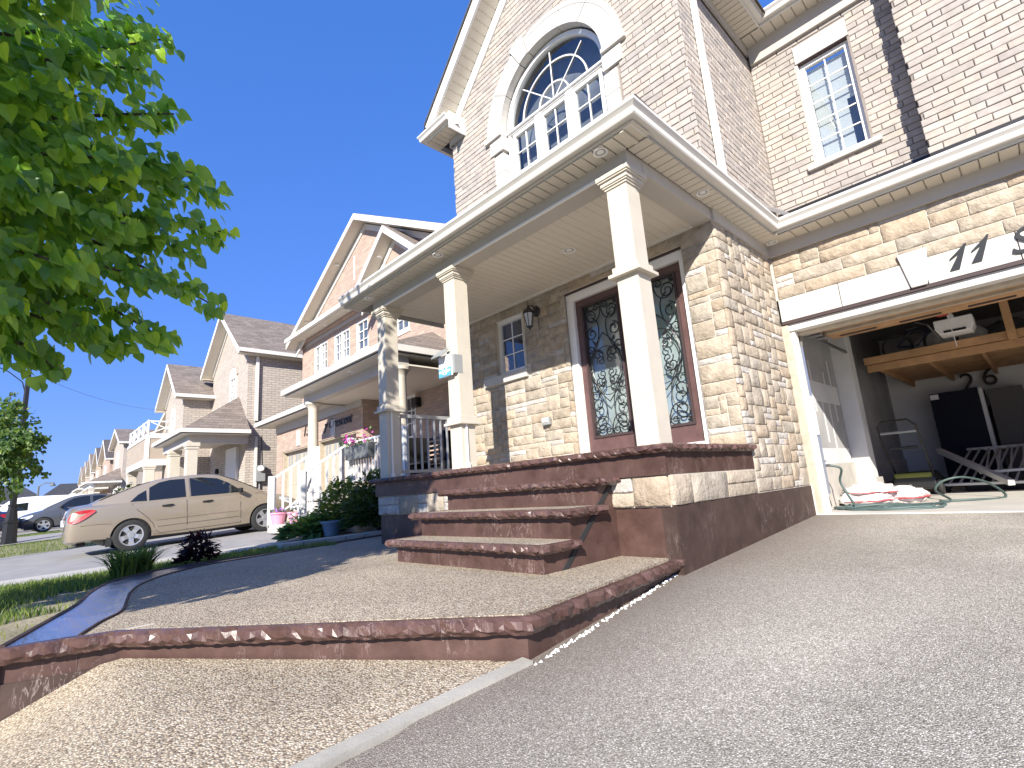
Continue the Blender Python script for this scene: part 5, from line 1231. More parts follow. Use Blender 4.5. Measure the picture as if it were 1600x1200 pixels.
def pot(name, label, c, r, h, mt, fl=None):
    t = thing(name, label, 'flower pot', c)
    MB().lathe([(r*.7, 0), (r*.95, h*.85), (r*1.08, h*.86), (r*1.08, h), (r*.9, h), (r*.85, h*.7)], c, 22).build('pot', mt, t, smooth=False)
    if fl: tuft(t, (c[0], c[1], c[2]+h), r*.95, 110, fl, 'flowers', int(abs(c[0]*100)), .03, .35); tuft(t, (c[0], c[1], c[2]+h), r*1.0, 80, 'leafy', 'leaves', int(abs(c[1]*100)), .03, .25)
    return t
pot('flower_pot', 'pink plastic pot with violet flowers on the neighbour\'s bottom stair', (-11.45, 4.06, .62), .16, .24, 'pink', 'violet')
pot('flower_pot', 'pink plastic pot without flowers on the neighbour\'s bottom stair', (-10.55, 4.08, .62), .15, .24, 'pink')
pot('flower_pot', 'blue grey ribbed pot at the foot of the neighbour\'s shrub', (-8.75, 4.0, .43), .17, .25, 'bluepot')

# ---- the grey-beige brick house beyond
h3 = thing('beige_brick_house', 'grey beige brick house with hipped side porch and two gabled wings', 'house', (-21, 7, .5))
gblock(h3, -23.0, -18.6, 5.5, 14, .3, 6.5, 8.25, 'brick3', 'roof', oh=.4, side=.28)
gblock(h3, -26.3, -23.0, 4.5, 12, .3, 5.65, 7.0, 'brick3', 'roof', oh=.35, side=.28)
o = window_at(h3, -20.55, -19.85, 4.72, 5.75, 5.5, 2, 4, name='arched_window'); half_ring(.0001, .35, 5.44, 5.49, 14, c=(-20.2, 5.75)).build('arch_light', 'white', o); half_ring(.35, .52, 5.46, 5.5, 14, c=(-20.2, 5.78)).build('arch_surround', 'brick3', o)
o = window_at(h3, -24.95, -24.35, 4.0, 4.95, 4.5, 2, 4, name='arched_window'); half_ring(.0001, .30, 4.44, 4.49, 14, c=(-24.65, 4.95)).build('arch_light', 'white', o)
porch_roof(h3, -22.5, -18.15, 3.55, 5.5, 3.52, 4.9, 'roof', hipL=True, hipR=True)
MB().box(-22.3, -18.4, 3.8, 3.98, 3.1, 3.38).build('porch_beam', 'frieze', h3); MB().box(-18.58, -18.4, 3.98, 5.5, 3.1, 3.38).build('porch_beam', 'frieze', h3)
square_column(h3, -18.5, 3.9, .9, 3.12, .15); square_column(h3, -20.9, 3.9, .9, 3.12, .15)
MB().box(-22.3, -18.35, 3.7, 5.5, .3, .92).build('porch_base', 'concrete', h3)
dd = MB().box(-20.35, -19.4, 5.43, 5.5, .95, 3.0).build('front_door', 'white', h3); MB().box(-20.2, -19.95, 5.42, 5.43, 1.3, 2.8).build('door_panel', 'glass', dd); MB().box(-20.5, -19.3, 5.40, 5.5, .92, 3.1).build('door_surround', 'gutter', h3)
MB().lathe([(.05, 0), (.08, .05), (.05, .2)], (-21.4, 5.36, 2.3), 10).build('wall_lamp', 'black', h3)
dsx = -18.56
MB().tube([(dsx, 5.72, 6.4), (dsx+.02, 5.78, 6.25), (dsx+.02, 5.78, 6.1)], .045, 6).build('downspout', 'gutter', h3); MB().box(dsx-.02, dsx+.06, 5.73, 5.83, 3.9, 6.15).build('downspout', 'gutter', h3); MB().box(dsx-.02, dsx+.06, 5.76, 5.84, .5, 3.35).build('downspout', 'gutter', h3)
MB().box(-20.0, -19.6, 8.6, 9.0, 7.45, 7.72).build('roof_vent', 'black', h3)
mt3 = thing('electric_meter', 'grey electric meter box with round dial on the brick side wall', 'meter', (-18.5, 5.95, 1.6))
MB().box(-18.598, -18.44, 5.80, 6.10, 1.84, 2.38).build('box', 'plastic_grey', mt3, bevel=.01); MB().lathe([(.10, 0), (.10, .05), (.07, .09)], (0, 0, 0), 20).xform(Matrix.Translation((-18.44, 5.95, 2.26)) @ Matrix.Rotation(R(90), 4, 'Y')).build('dial', 'white', mt3)
MB().tube([(-18.55, 5.95, 1.85), (-18.55, 5.95, 1.2)], .025, 8).build('conduit', 'plastic_grey', mt3); MB().tube([(-18.58, 6.02, 2.4), (-18.58, 5.98, 3.4)], .008, 5).build('cable', 'black', mt3)
M['tan_panel'] = mat('tan_panel', (.36, .30, .235), .7, noise=(3, .08))
# ---- house with the balcony
h4 = thing('balcony_house', 'tan house with railed balcony over its columned porch', 'house', (-32, 6, .6))
gblock(h4, -38.5, -29.5, 6.2, 14, .4, 5.6, 6.95, 'brick4', 'roof', oh=.3)
bx0, bx1, byf, byb = -30.2, -25.6, 3.75, 6.2
MB().box(bx0, bx1, byf, byb, 3.05, 3.18).build('balcony_floor', 'white', h4)
for (a, b, c, d) in ((bx0, bx1, byf, byf+.06), (bx1-.06, bx1, byf, byb)): MB().box(a, b, c, d, 3.18, 4.12).build('parapet', 'tan_panel', h4)
MB().box(bx0-.03, bx1+.03, byf-.03, byb, 4.12, 4.24).build('parapet_cap', 'white', h4); MB().box(bx1-.1, bx1+.02, byf-.02, byf+.12, 3.05, 4.12).build('corner_board', 'white', h4); MB().box(bx1-.03, bx1+.015, byf, byb, 3.0, 3.25).build('edge_board', 'white', h4); MB().box(bx0, bx1, byf-.015, byf+.02, 3.0, 3.25).build('edge_board', 'white', h4)
for x in (bx0+.15, bx1-.2): square_column(h4, x, byf+.2, .7, 3.05, .17)
square_column(h4, bx1-.2, byb-.3, .7, 3.05, .17)
def xrail(par, p0, p1, h):
    a, b = Vector(p0), Vector(p1)
    MB().tube([a+Vector((0, 0, h)), b+Vector((0, 0, h))], .035, 4).build('balcony_rail', 'white', par); MB().tube([a+Vector((0, 0, .06)), b+Vector((0, 0, .06))], .03, 4).build('balcony_rail', 'white', par)
    n_ = max(1, round((b-a).length/1.1))
    for k in range(n_):
        p, q = a.lerp(b, k/n_), a.lerp(b, (k+1)/n_); MB().tube([p+Vector((0, 0, .06)), q+Vector((0, 0, h))], .022, 4).build('cross_brace', 'white', par); MB().tube([p+Vector((0, 0, h)), q+Vector((0, 0, .06))], .022, 4).build('cross_brace', 'white', par)
        MB().box(p.x-.03, p.x+.03, p.y-.03, p.y+.03, p.z, p.z+h+.05).build('balcony_post', 'white', par)
xrail(h4, (bx0, byf+.05, 4.24), (bx1, byf+.05, 4.24), .6); xrail(h4, (bx1-.05, byf+.05, 4.24), (bx1-.05, byb, 4.24), .6)
MB().box(-29.5, -25.3, 6.2, 12, .4, 4.6).build('side_bay', 'brick4', h4)
garage_door(h4, -37.5, -33.0, .62, 2.7, 6.1)
# ---- the row down the crescent
row = [(-45.5, 6.4, 6.3, 7.4, 'brick3', 'roof', 'pale brick row house with brown roof next to the balcony house'), (-54.5, 6.6, 6.0, 7.65, 'brick13', 'roof_dark', 'rosy brick row house with dark roof and front gable'), (-63.5, 6.9, 6.2, 7.9, 'brick4', 'roof_dark', 'tan brick row house with dark roof beyond the rosy one'),
       (-73.0, 7.2, 6.2, 8.2, 'brick3', 'roof', 'beige row house with broad brown roof down the crescent'), (-83.0, 7.6, 6.3, 8.2, 'brick13', 'roof', 'far rosy row house with brown gable roof'), (-94.0, 8.0, 6.3, 8.4, 'brick3', 'roof', 'farthest pale row house before the street bends')]
for k, (xr, yf, ze, za, wm, rm, lab) in enumerate(row):
    h = thing('row_house', lab, 'house', (xr-3, yf, .6), 'row houses down the crescent')
    w_ = 5.0
    gblock(h, xr-w_, xr, yf-1.0, yf+8, .5, ze, za, wm, rm, oh=.35); MB().box(xr-w_-2.6, xr-w_, yf, yf+8, .5, ze-.1).build('wall', wm, h)
    porch_roof(h, xr-w_-2.8, xr-w_, yf-.4, yf+4, ze-.1, za-.5, rm, hipR=False, name='side_roof')
    porch_roof(h, xr-w_+.1, xr+.3, yf-2.9, yf-1.0, 3.5, 4.5, rm); MB().box(xr-w_+.2, xr+.1, yf-2.7, yf-2.5, 3.1, 3.38).build('porch_beam', 'white', h)
    for x in (xr-.1, xr-2.4, xr-w_+.4): square_column(h, x, yf-2.6, .7, 3.15, .14)
    window_at(h, xr-3.2, xr-2.2, ze-1.7, ze-.5, yf-1.0, 2, 3); window_at(h, xr-w_-1.9, xr-w_-.9, ze-1.7, ze-.5, yf, 2, 3); garage_door(h, xr-w_-2.4, xr-w_-.1, .6, 2.7, yf-.1)
    MB().box(xr-3.6, xr-2.6, yf-1.06, yf-1.0, .7, 2.8).build('front_door', 'white', h)
    MB().tube([(xr+.06, yf-.7, ze-.1), (xr+.06, yf-.7, .7)], .05, 6).build('downspout', 'gutter', h)
# houses closing the end of the street
for k, (x0, y0, w_, d_) in enumerate(((-128, -2, 13, 10), (-122, 9, 12, 9))):
    h = thing('end_house', ('low dark slate roofed house closing the end of the street', 'second slate roofed house at the end of the street with a white gable')[k], 'house', (x0, y0, .6))
    MB().box(x0-d_, x0, y0-w_/2, y0+w_/2, .4, 4.6).build('wall', 'brick4', h)
    mb = MB(); e = .5; zt = 7.8; a = (x0+e, y0-w_/2-e, 4.6); b = (x0+e, y0+w_/2+e, 4.6); c = (x0-d_-e, y0+w_/2+e, 4.6); d = (x0-d_-e, y0-w_/2-e, 4.6); r0 = (x0-d_/2, y0-w_/4, zt); r1 = (x0-d_/2, y0+w_/4, zt)
    mb.poly([a, b, r1, r0]); mb.poly([b, c, r1]); mb.poly([c, d, r0, r1]); mb.poly([d, a, r0]); mb.build('roof', 'roof_slate', h)
    mb = MB().box(x0+e, x0+e+.1, y0-w_/2-e, y0+w_/2+e, 4.45, 4.6); mb.build('gutter', 'white', h)
    for q in range(3): MB().box(x0, x0+.03, y0-w_/2+1.5+q*4, y0-w_/2+3+q*4, 2.6, 3.9).build('window', 'white', h); MB().box(x0+.03, x0+.05, y0-w_/2+1.65+q*4, y0-w_/2+2.85+q*4, 2.75, 3.75).build('pane', 'glass', h)
    if k: MB().prism([(x0+.55, y0-3, 4.6), (x0+.55, y0+3, 4.6), (x0+.55, y0, 7.4)], (.1, 0, 0)).build('front_gable', 'white', h)
# ================================================================== VEHICLES
M['auto_glass'] = mat('auto_glass', (.012, .014, .016), .03, spec=.8); M['red_lens'] = mat('red_lens', (.38, .012, .02), .35, coat=.2); M['clear_lens'] = mat('clear_lens', (.55, .57, .58), .1, coat=.8); M['plate'] = mat('plate_white', (.65, .67, .72), .4); M['rust'] = mat('rust', (.20, .10, .04), .9, noise=(20, .4))
def paint(name, col, metal=.35): return mat(name, col, .32, metal=metal, coat=1.0, noise=(90, .05))
ST = [(-1.03, .60, .34, .66, .64), (-1.0, .72, .29, .84, .78), (-.92, .785, .27, .97, .88), (-.7, .825, .28, 1.02, .94), (-.3, .845, .25, 1.03, .96), (.3, .85, .21, 1.01, .955), (1.0, .852, .19, .985, .94), (1.7, .85, .19, .97, .92), (2.3, .847, .20, .98, .91), (2.75, .83, .22, .93, .86), (3.15, .79, .25, .83, .77), (3.38, .72, .28, .73, .68), (3.50, .56, .34, .60, .58)]
CAB = [(-.62, .66, .60, 1.03), (-.3, .72, .585, 1.16), (.1, .765, .57, 1.31), (.45, .785, .565, 1.41), (.85, .79, .57, 1.46), (1.3, .79, .575, 1.468), (1.65, .79, .58, 1.43), (2.0, .785, .60, 1.29), (2.35, .76, .64, 1.11), (2.62, .71, .68, .97)]
def interp(tab, y):
    if y <= tab[0][0]: return tab[0][1:]
    for a, b in zip(tab[:-1], tab[1:]):
        if y <= b[0]: f = (y-a[0])/(b[0]-a[0]); return tuple(p+(q-p)*f for p, q in zip(a[1:], b[1:]))
    return tab[-1][1:]
def sect(s): w, zb, zt, zs = s; return [(0, zb), (w*.80, zb), (w*.94, zb+.04), (w*.985, zb+.16), (w, (zb+zs)/2+.06), (w*.985, zs-.10), (w*.95, zs-.02), (w*.87, zs+.012), (w*.6, zt-.012), (0, zt)]
def body_x(y, z):
    q = sect(interp(STR, y))[1:8]
    for (xa, za), (xb, zb) in zip(q[:-1], q[1:]):
        if za <= z <= zb: return xa+(xb-xa)*(z-za)/max(1e-6, zb-za)
    return q[-1][0]
BELT = .945
def cab_x(y, z): wb, wr, zr = interp(CAB, y); return wb+(wr+.035-wb)*max(0, min(1, (z-BELT)/max(.05, zr-.05-BELT)))
def loft(rows, mirror=True):
    mb = MB(); n_ = len(rows[0][1])
    full = [[(x, y, z) for x, z in r]+[(-x, y, z) for x, z in reversed(r[1:-1])] for y, r in rows]; L_ = len(full[0])
    for r in full: mb.v += r
    for i in range(len(full)-1):
        for j in range(L_): a, b = i*L_+j, i*L_+(j+1) % L_; mb.f.append((a, b, b+L_, a+L_))
    mb.f.append(tuple(reversed(range(L_)))); mb.f.append(tuple((len(full)-1)*L_+j for j in range(L_))); return mb
def refine(tab, k=3):
    out = []
    P = tab
    for i in range(len(P)-1):
        p0, p1, p2, p3 = P[max(i-1, 0)], P[i], P[i+1], P[min(i+2, len(P)-1)]
        for j in range(k): t = j/k; out.append(tuple(.5*((2*b)+(c-a)*t+(2*a-5*b+4*c-d)*t*t+(3*b-a-3*c+d)*t**3) for a, b, c, d in zip(p0, p1, p2, p3)))
    out.append(P[-1]); return out
STR = refine(ST)
def side_patch(par, name, mt, poly, off, fn=None, side=1, thick=.006):
    """polygon (y,z) laid on the body side, with thickness"""
    fn = fn or body_x; out = [(side*(fn(y, z)+off), y, z) for y, z in poly]; inn = [(side*(fn(y, z)+off-thick), y, z) for y, z in poly]
    mb = MB(); n_ = len(poly); cx = Vector((0, 0, 0))
    for p in out: cx += Vector(p)
    cx /= n_; mb.v = out+inn+[tuple(cx)]
    for k in range(n_): a, b = k, (k+1) % n_; mb.f.append((a, b, 2*n_)); mb.f.append((a, b, b+n_, a+n_))
    return mb.build(name, mt, par)
def sedan(label, cat, loc, rotz, pitch, pm, group=None, rich=True, sx=1):
    c = thing('parked_car', label, cat, loc, group, world=False, rot=(pitch, 0, rotz)); s2 = refine(ST)
    body = loft([(s[0], sect(s[1:])) for s in s2]).build('body', pm, c)
    cuts = []
    for y in (0, 2.6):
        for sd in (-1, 1):
            q = MB().lathe([(.345, 0), (.345, .5)], (0, 0, 0), 40).xform(Matrix.Translation((sd*.62, y, .31)) @ Matrix.Rotation(R(90)*sd, 4, 'Y')); cuts.append(q.build('cutter', pm)); cuts[-1].matrix_world = Matrix.Identity(4)
    par_mw = c.matrix_world.copy(); body.parent = None
    boolean_cut(body, cuts); body.parent = c; smooth_angle(body, 32)
    cab = smooth_angle(loft([(s[0], [(0, BELT-.12), (s[1], BELT-.12), (s[1], BELT), ((s[1]+s[2]+.035)/2, (BELT+s[3]-.05)/2), (s[2]+.035, s[3]-.05), (s[2]-.02, s[3]-.012), (s[2]*.5, s[3]), (0, s[3]+.004)]) for s in refine(CAB)]).build('cabin', pm, c), 35)
    rw = lambda y, f: (f*(interp(CAB, y)[1]-.03), y, interp(CAB, y)[2]+.006)
    for nm, ya, yb in (('rear_window', -.50, .36), ('windscreen', 1.72, 2.52)):
        mb = MB(); n_ = 6; i0 = 0
        for k in range(n_+1):
            y = ya+(yb-ya)*k/n_
            for f in (-1, -.5, 0, .5, 1): mb.v.append(rw(y, f))
        for k in range(n_):
            for j in range(4): a = k*5+j; mb.f.append((a, a+1, a+6, a+5))
        mb.build(nm, 'auto_glass', c, smooth=True)
    for sd in (-1, 1):
        side_patch(c, 'side_window', 'auto_glass', [(.30, .975), (.62, .98), (.97, .985), (.97, 1.385), (.7, 1.385), (.50, 1.345), (.32, 1.25)], .010, cab_x, sd)
        side_patch(c, 'quarter_window', 'auto_glass', [(-.02, .985), (.26, .975), (.26, 1.20), (.12, 1.12)], .010, cab_x, sd)
        side_patch(c, 'side_window', 'auto_glass', [(1.07, .985), (1.6, .98), (2.12, .972), (2.08, 1.03), (1.85, 1.22), (1.62, 1.34), (1.3, 1.39), (1.07, 1.39)], .010, cab_x, sd)
        for poly in ([(1.02, .99), (1.05, .99), (1.05, 1.40), (1.02, 1.40)],): side_patch(c, 'pillar', pm, poly, .013, cab_x, sd)
        side_patch(c, 'tail_light' , 'red_lens', [(-.995, .70), (-.95, .665), (-.90, .66), (-.82, .69), (-.74, .74), (-.66, .80), (-.58, .86), (-.60, .895), (-.70, .905), (-.78, .905), (-.86, .89), (-.93, .865), (-.98, .80)], .022, None, sd, .03)
        side_patch(c, 'head_light', 'clear_lens', [(3.40, .56), (3.40, .64), (3.28, .69), (3.15, .74), (2.95, .78), (2.93, .72), (3.05, .64), (3.2, .58)], .02, None, sd)
        if rich:
            for y0 in (.98, 2.06): MB().tube([(sd*(body_x(y0, z)+.001), y0, z) for z in (.28, .4, .55, .7, .85, .92)], .005, 4).build('door_seam', 'black', c)
            MB().tube([(sd*(body_x(y, z)+.001), y, z) for y, z in ((.0, .93), (.10, .80), (.24, .66), (.36, .5), (.42, .34), (.5, .28))], .005, 4).build('door_seam', 'black', c)
            MB().tube([(sd*(body_x(y, .285)+.001), y, .285) for y in (.5, .98, 1.5, 2.06)], .004, 4).build('door_seam', 'black', c)
            MB().tube([(sd*(body_x(y, .56)+.004), y, .56) for y in (.42, .8, 1.2, 1.6, 2.0)], .008, 4).build('side_moulding', pm, c); MB().tube([(sd*(body_x(y, .42)+.002), y, .42) for y in (.45, .98, 1.5, 2.02)], .004, 4).build('crease', 'black', c)
            MB().tube([(sd*(body_x(y, z)+.001), y, z) for y, z in ((-1.0, .60), (-.8, .60), (-.5, .60), (-.33, .58))], .004, 4).build('bumper_seam', 'black', c)
            for y0 in (.52, 1.28): MB().tube([(sd*(body_x(y0, .84)+.012), y0, .84), (sd*(body_x(y0+.1, .845)+.035), y0+.09, .845), (sd*(body_x(y0+.2, .845)+.014), y0+.2, .845)], .016, 6).build('door_handle', 'black', c)
            MB().box(sd*.80, sd*.98, 2.0, 2.09, .96, 1.07).build('mirror', 'black', c, bevel=.03)
            side_patch(c, 'mud_flap', 'rubber', [(-.42, .14), (-.33, .14), (-.30, .34), (-.40, .34)], .0, lambda y, z: .80, sd, .02)
    if rich: side_patch(c, 'rust_patch', 'rust', [(.38, .235), (.5, .23), (.7, .235), (.6, .255), (.46, .275), (.38, .27)], .003, None, 1)
    MB().box(-.26, .26, -1.045, -1.03, .62, .75).build('licence_plate', 'plate', c); MB().box(-.55, .55, -.85, -.7, .20, .28).build('exhaust_box', 'black', c, bevel=.03)
    MB().box(-.74, .74, -.45, 3.2, .17, .30).build('underbody', 'black', c)
    for y in (0, 2.6):
        for sd in (-1, 1):
            Tm = Matrix.Translation((sd*.745, y, .31)) @ Matrix.Rotation(R(90)*sd, 4, 'Y')
            ty = smooth_angle(MB().lathe([(.19, -.09), (.27, -.095), (.302, -.08), (.31, -.05), (.31, .05), (.302, .08), (.27, .095), (.205, .09), (.2, .06)], (0, 0, 0), 40).xform(Tm).build('wheel', 'rubber', c), 40)
            rim = MB().lathe([(.03, .086), (.055, .085), (.06, .06)], (0, 0, 0), 18)
            for k in range(5):
                a = 2*math.pi*k/5; i0 = len(rim.v)
                rim.prism([(.035, -.045, .07), (.12, -.040, .085), (.195, -.062, .082), (.195, .062, .082), (.12, .040, .085), (.035, .045, .07)], (0, 0, -.02)); rim.xform(Matrix.Rotation(a, 4, 'Z'), i0)
            r0 = MB().lathe([(.185, .05), (.185, .088), (.207, .092), (.21, .06)], (0, 0, 0), 40); i0 = len(rim.v); rim.v += r0.v; rim.f += [tuple(q+i0 for q in f) for f in r0.f[:-2]]
            rim.xform(Tm).build('rim', 'wheel_silver', ty); MB().lathe([(.0, .02), (.2, .02)], (0, 0, 0), 24).xform(Tm).build('brake_disc', 'black', ty)
    return c
M['paint_beige'] = paint('paint_beige', (.335, .28, .212), .35); M['paint_grey'] = paint('paint_grey', (.10, .105, .115)); M['paint_white'] = paint('paint_white', (.75, .75, .75), 0); M['paint_navy'] = paint('paint_navy', (.02, .025, .05))
ca, cb_ = W(212, 858, x=-13.3), W(408, 829, x=-13.3)
ry = ca.y; gz = ground(-14.1, ry)+.006
sl_ = .045
sedan('beige sedan with red tail lamps parked on the neighbour\'s driveway', 'car', (-14.1, ry-.08, gz), 0, math.atan(sl_), M['paint_beige'])
def gcar(px, x, label, m_, rot=180, rich=False):
    P = W(*px, x=x); P.y += 2.6; return sedan(label, 'car', (x, P.y, ground(x, P.y)+.006), R(rot), -math.atan(.045) if rot == 180 else math.atan(.045), m_, rich=rich)
gcar((66, 830), -31.0, 'dark grey sedan with multi spoke wheels parked nose out beyond the beige car', M['paint_grey'], 180, True)
gcar((58, 825), -37.0, 'white sedan parked just behind the dark grey sedan', M['paint_white'])
gcar((-195, 828), -29.4, 'navy sedan half hidden behind the black lamp post base', M['paint_navy'])
def van(label, x, px):
    P = W(*px, x=x); c = thing('parked_van', label, 'van', (x, P.y, ground(x, P.y)), None, world=False, rot=(0, 0, R(180)))
    V = [(-1.2, .80, .4, 1.7, 1.5), (-1.1, .92, .35, 1.95, 1.6), (0, .95, .3, 2.0, 1.65), (2.2, .95, .3, 1.98, 1.62), (2.9, .93, .3, 1.75, 1.45), (3.5, .92, .32, 1.15, 1.05), (3.9, .85, .34, 1.0, .9), (4.05, .7, .4, .75, .7)]
    smooth_angle(loft([(s[0], sect(s[1:])) for s in refine(V)]).build('body', M['paint_white'], c), 35)
    for sd in (-1, 1):
        mb = MB().poly([(sd*.955, 2.0, 1.15), (sd*.955, 2.9, 1.12), (sd*.93, 2.75, 1.55), (sd*.945, 2.0, 1.62)]); mb.build('side_window', 'auto_glass', c)
    for y in (0, 3.0):
        for sd in (-1, 1): MB().lathe([(.2, -.1), (.33, -.1), (.35, 0), (.33, .1), (.2, .1)], (0, 0, 0), 24).xform(Matrix.Translation((sd*.84, y, .35)) @ Matrix.Rotation(R(90), 4, 'Y')).build('wheel', 'rubber', c)
    return c
van('white delivery van parked behind the cars on the far driveway', -45, (105, 822))

# ================================================================== STREET LAMPS AND CABLE
def lamp_post(label, P, s, pxtop, rich=True):
    g = Vector((P.x, P.y, ground(P.x, P.y))); t = thing('street_lamp', label, 'street lamp', g)
    def sq(z0, z1, w0, w1, name):
        mb = MB(); n_ = 8
        for z, w in ((z0, w0), (z1, w1)):
            for k in range(n_): a = math.pi/8+k*math.pi/4; mb.v.append((g.x+w*math.cos(a), g.y+w*math.sin(a), g.z+z))
        for k in range(n_): mb.f.append((k, (k+1) % n_, n_+(k+1) % n_, n_+k))
        mb.f.append(tuple(range(n_, 2*n_))); return mb.build(name, 'black', t)
    sq(0, .06*s, .20*s, .20*s, 'foot'); sq(.06*s, .58*s, .185*s, .165*s, 'base'); sq(.58*s, .64*s, .19*s, .19*s, 'collar'); sq(.64*s, 1.05*s, .155*s, .10*s, 'upper_base'); sq(1.05*s, 1.10*s, .12*s, .12*s, 'collar'); sq(1.10*s, pxtop, .085*s, .06*s, 'pole')
    top = g+Vector((0, 0, pxtop)); d = Vector((-.15, -1, 0)).normalized()
    MB().tube([top-Vector((0, 0, .05)), top+d*.5+Vector((0, 0, .02)), top+d*1.4+Vector((0, 0, .15)), top+d*2.0+Vector((0, 0, .1))], .03*s, 6).build('arm', 'black', t)
    MB().tube([top-Vector((0, 0, .95*s)), top+d*.12-Vector((0, 0, .5*s)), top+d*.45-Vector((0, 0, .2*s)), top+d*.8-Vector((0, 0, .02))], .016*s, 6).build('scroll', 'black', t)
    MB().lathe([(.05, 0), (.18, -.12), (.22, -.3), (.05, -.32)], top+d*2.0+Vector((0, 0, .1)), 12).build('lamp_head', 'black', t)
LP = W(14, 841, x=-21.0); top = W(41, 572, x=-21.0)
lamp_post('tall black street lamp with a fluted base beside the driveway', LP, 1.0, top.z-ground(LP.x, LP.y))
P = W(56, 800, x=-75); tp = W(58, 760, x=-75); t = thing('street_lamp', 'distant thin street lamp with a drooping head by the end houses', 'street lamp', (P.x, P.y, .6))
MB().tube([(P.x, P.y, .6), (P.x, P.y, tp.z)], .09, 6).build('pole', 'planter', t); MB().tube([(P.x, P.y, tp.z), (P.x+.1, P.y+.5, tp.z+.35), (P.x+.2, P.y+1.0, tp.z+.3)], .06, 6).build('arm', 'planter', t); MB().lathe([(.08, .1), (.3, -.25), (.05, -.3)], (P.x+.2, P.y+1.1, tp.z+.25), 10).build('lamp_head', 'planter', t)
a, b = W(62, 588, x=-21.4), W(262, 641, x=-25.5)
cable = MB().tube([a.lerp(b, k/10)-Vector((0, 0, .25*4*(k/10)*(1-k/10))) for k in range(11)], .006, 5).build('overhead_cable', 'planter'); tag(cable, 'thin overhead cable running from the lamp towards the houses', 'cable')

# ================================================================== PLANTS
def leaf_mat(name, col, tcol, rough=.45):
    m = bpy.data.materials.new(name); m.use_nodes = True; n = m.node_tree.nodes; L = m.node_tree.links; p = n['Principled BSDF']; out = n['Material Output']
    at = n.new('ShaderNodeAttribute'); at.attribute_name = 'tint'
    def mul(c):
        x = n.new('ShaderNodeMix'); x.data_type = 'RGBA'; x.blend_type = 'MULTIPLY'; x.inputs[0].default_value = 1; x.inputs[6].default_value = (*c, 1); L.new(at.outputs['Color'], x.inputs[7]); return x.outputs[2]
    L.new(mul(col), p.inputs['Base Color']); p.inputs['Roughness'].default_value = rough
    tr = n.new('ShaderNodeBsdfTranslucent'); L.new(mul(tcol), tr.inputs[0])
    mx = n.new('ShaderNodeMixShader'); mx.inputs[0].default_value = .42; L.new(p.outputs[0], mx.inputs[1]); L.new(tr.outputs[0], mx.inputs[2]); L.new(mx.outputs[0], out.inputs[0]); return m
M['linden'] = leaf_mat('linden_leaf', (.16, .30, .055), (.50, .78, .12), .30); M['street_leaf'] = leaf_mat('street_tree_leaf', (.07, .125, .03), (.20, .32, .05)); M['grass'] = leaf_mat('grass_blade', (.13, .19, .05), (.26, .34, .08), .6); M['purple'] = leaf_mat('purple_leaf', (.030, .012, .020), (.07, .02, .03)); M['shrub'] = leaf_mat('shrub_leaf', (.04, .07, .022), (.10, .16, .03)); M['hosta'] = leaf_mat('hosta_leaf', (.14, .22, .08), (.25, .36, .10)); M['bark'] = mat('bark', (.09, .07, .055), .95, noise=(12, .3), bump=(20, .8, .02)); M['petal'] = mat('white_petal', (.75, .73, .70), .7)
def leaf_geo(mb, tint, p, d, nrm_, L_, wd, t, fold=.15):
    """heart-shaped leaf: stalk end p, pointing d, face normal nrm_"""
    s = d.cross(nrm_).normalized(); u = nrm_
    prof = [(0, 0), (-.06, .30), (.12, .50), (.42, .46), (.72, .26), (1.05, 0)]
    i = len(mb.v); mid = []
    for f, w in prof: q = p+d*(f*L_)-u*(.18*f*f*L_); mid.append(q)
    mb.v += [tuple(mid[0]), tuple(p+d*(.35*L_)-u*(.03*L_)), tuple(mid[-1])]
    for sg_ in (1, -1):
        j = len(mb.v)
        for (f, w), q in zip(prof[1:5], mid[1:5]): mb.v.append(tuple(q+s*(sg_*w*wd)+u*(fold*w*wd)))
        if sg_ > 0: mb.f += [(i, i+1, j+1, j), (i+1, j+2, j+1), (i+1, i+2, j+3, j+2)]
        else: mb.f += [(i+1, i, j, j+1), (j+2, i+1, j+1), (i+2, i+1, j+2, j+3)]
    tint += [t]*6
def rand_unit(r): return Vector((r.gauss(0, 1), r.gauss(0, 1), r.gauss(0, 1))).normalized()
TINTS = [(1, 1, 1), (.75, .85, .75), (1.3, 1.2, .9), (.55, .68, .7), (1.7, 1.5, .8), (.9, 1.0, .9)]
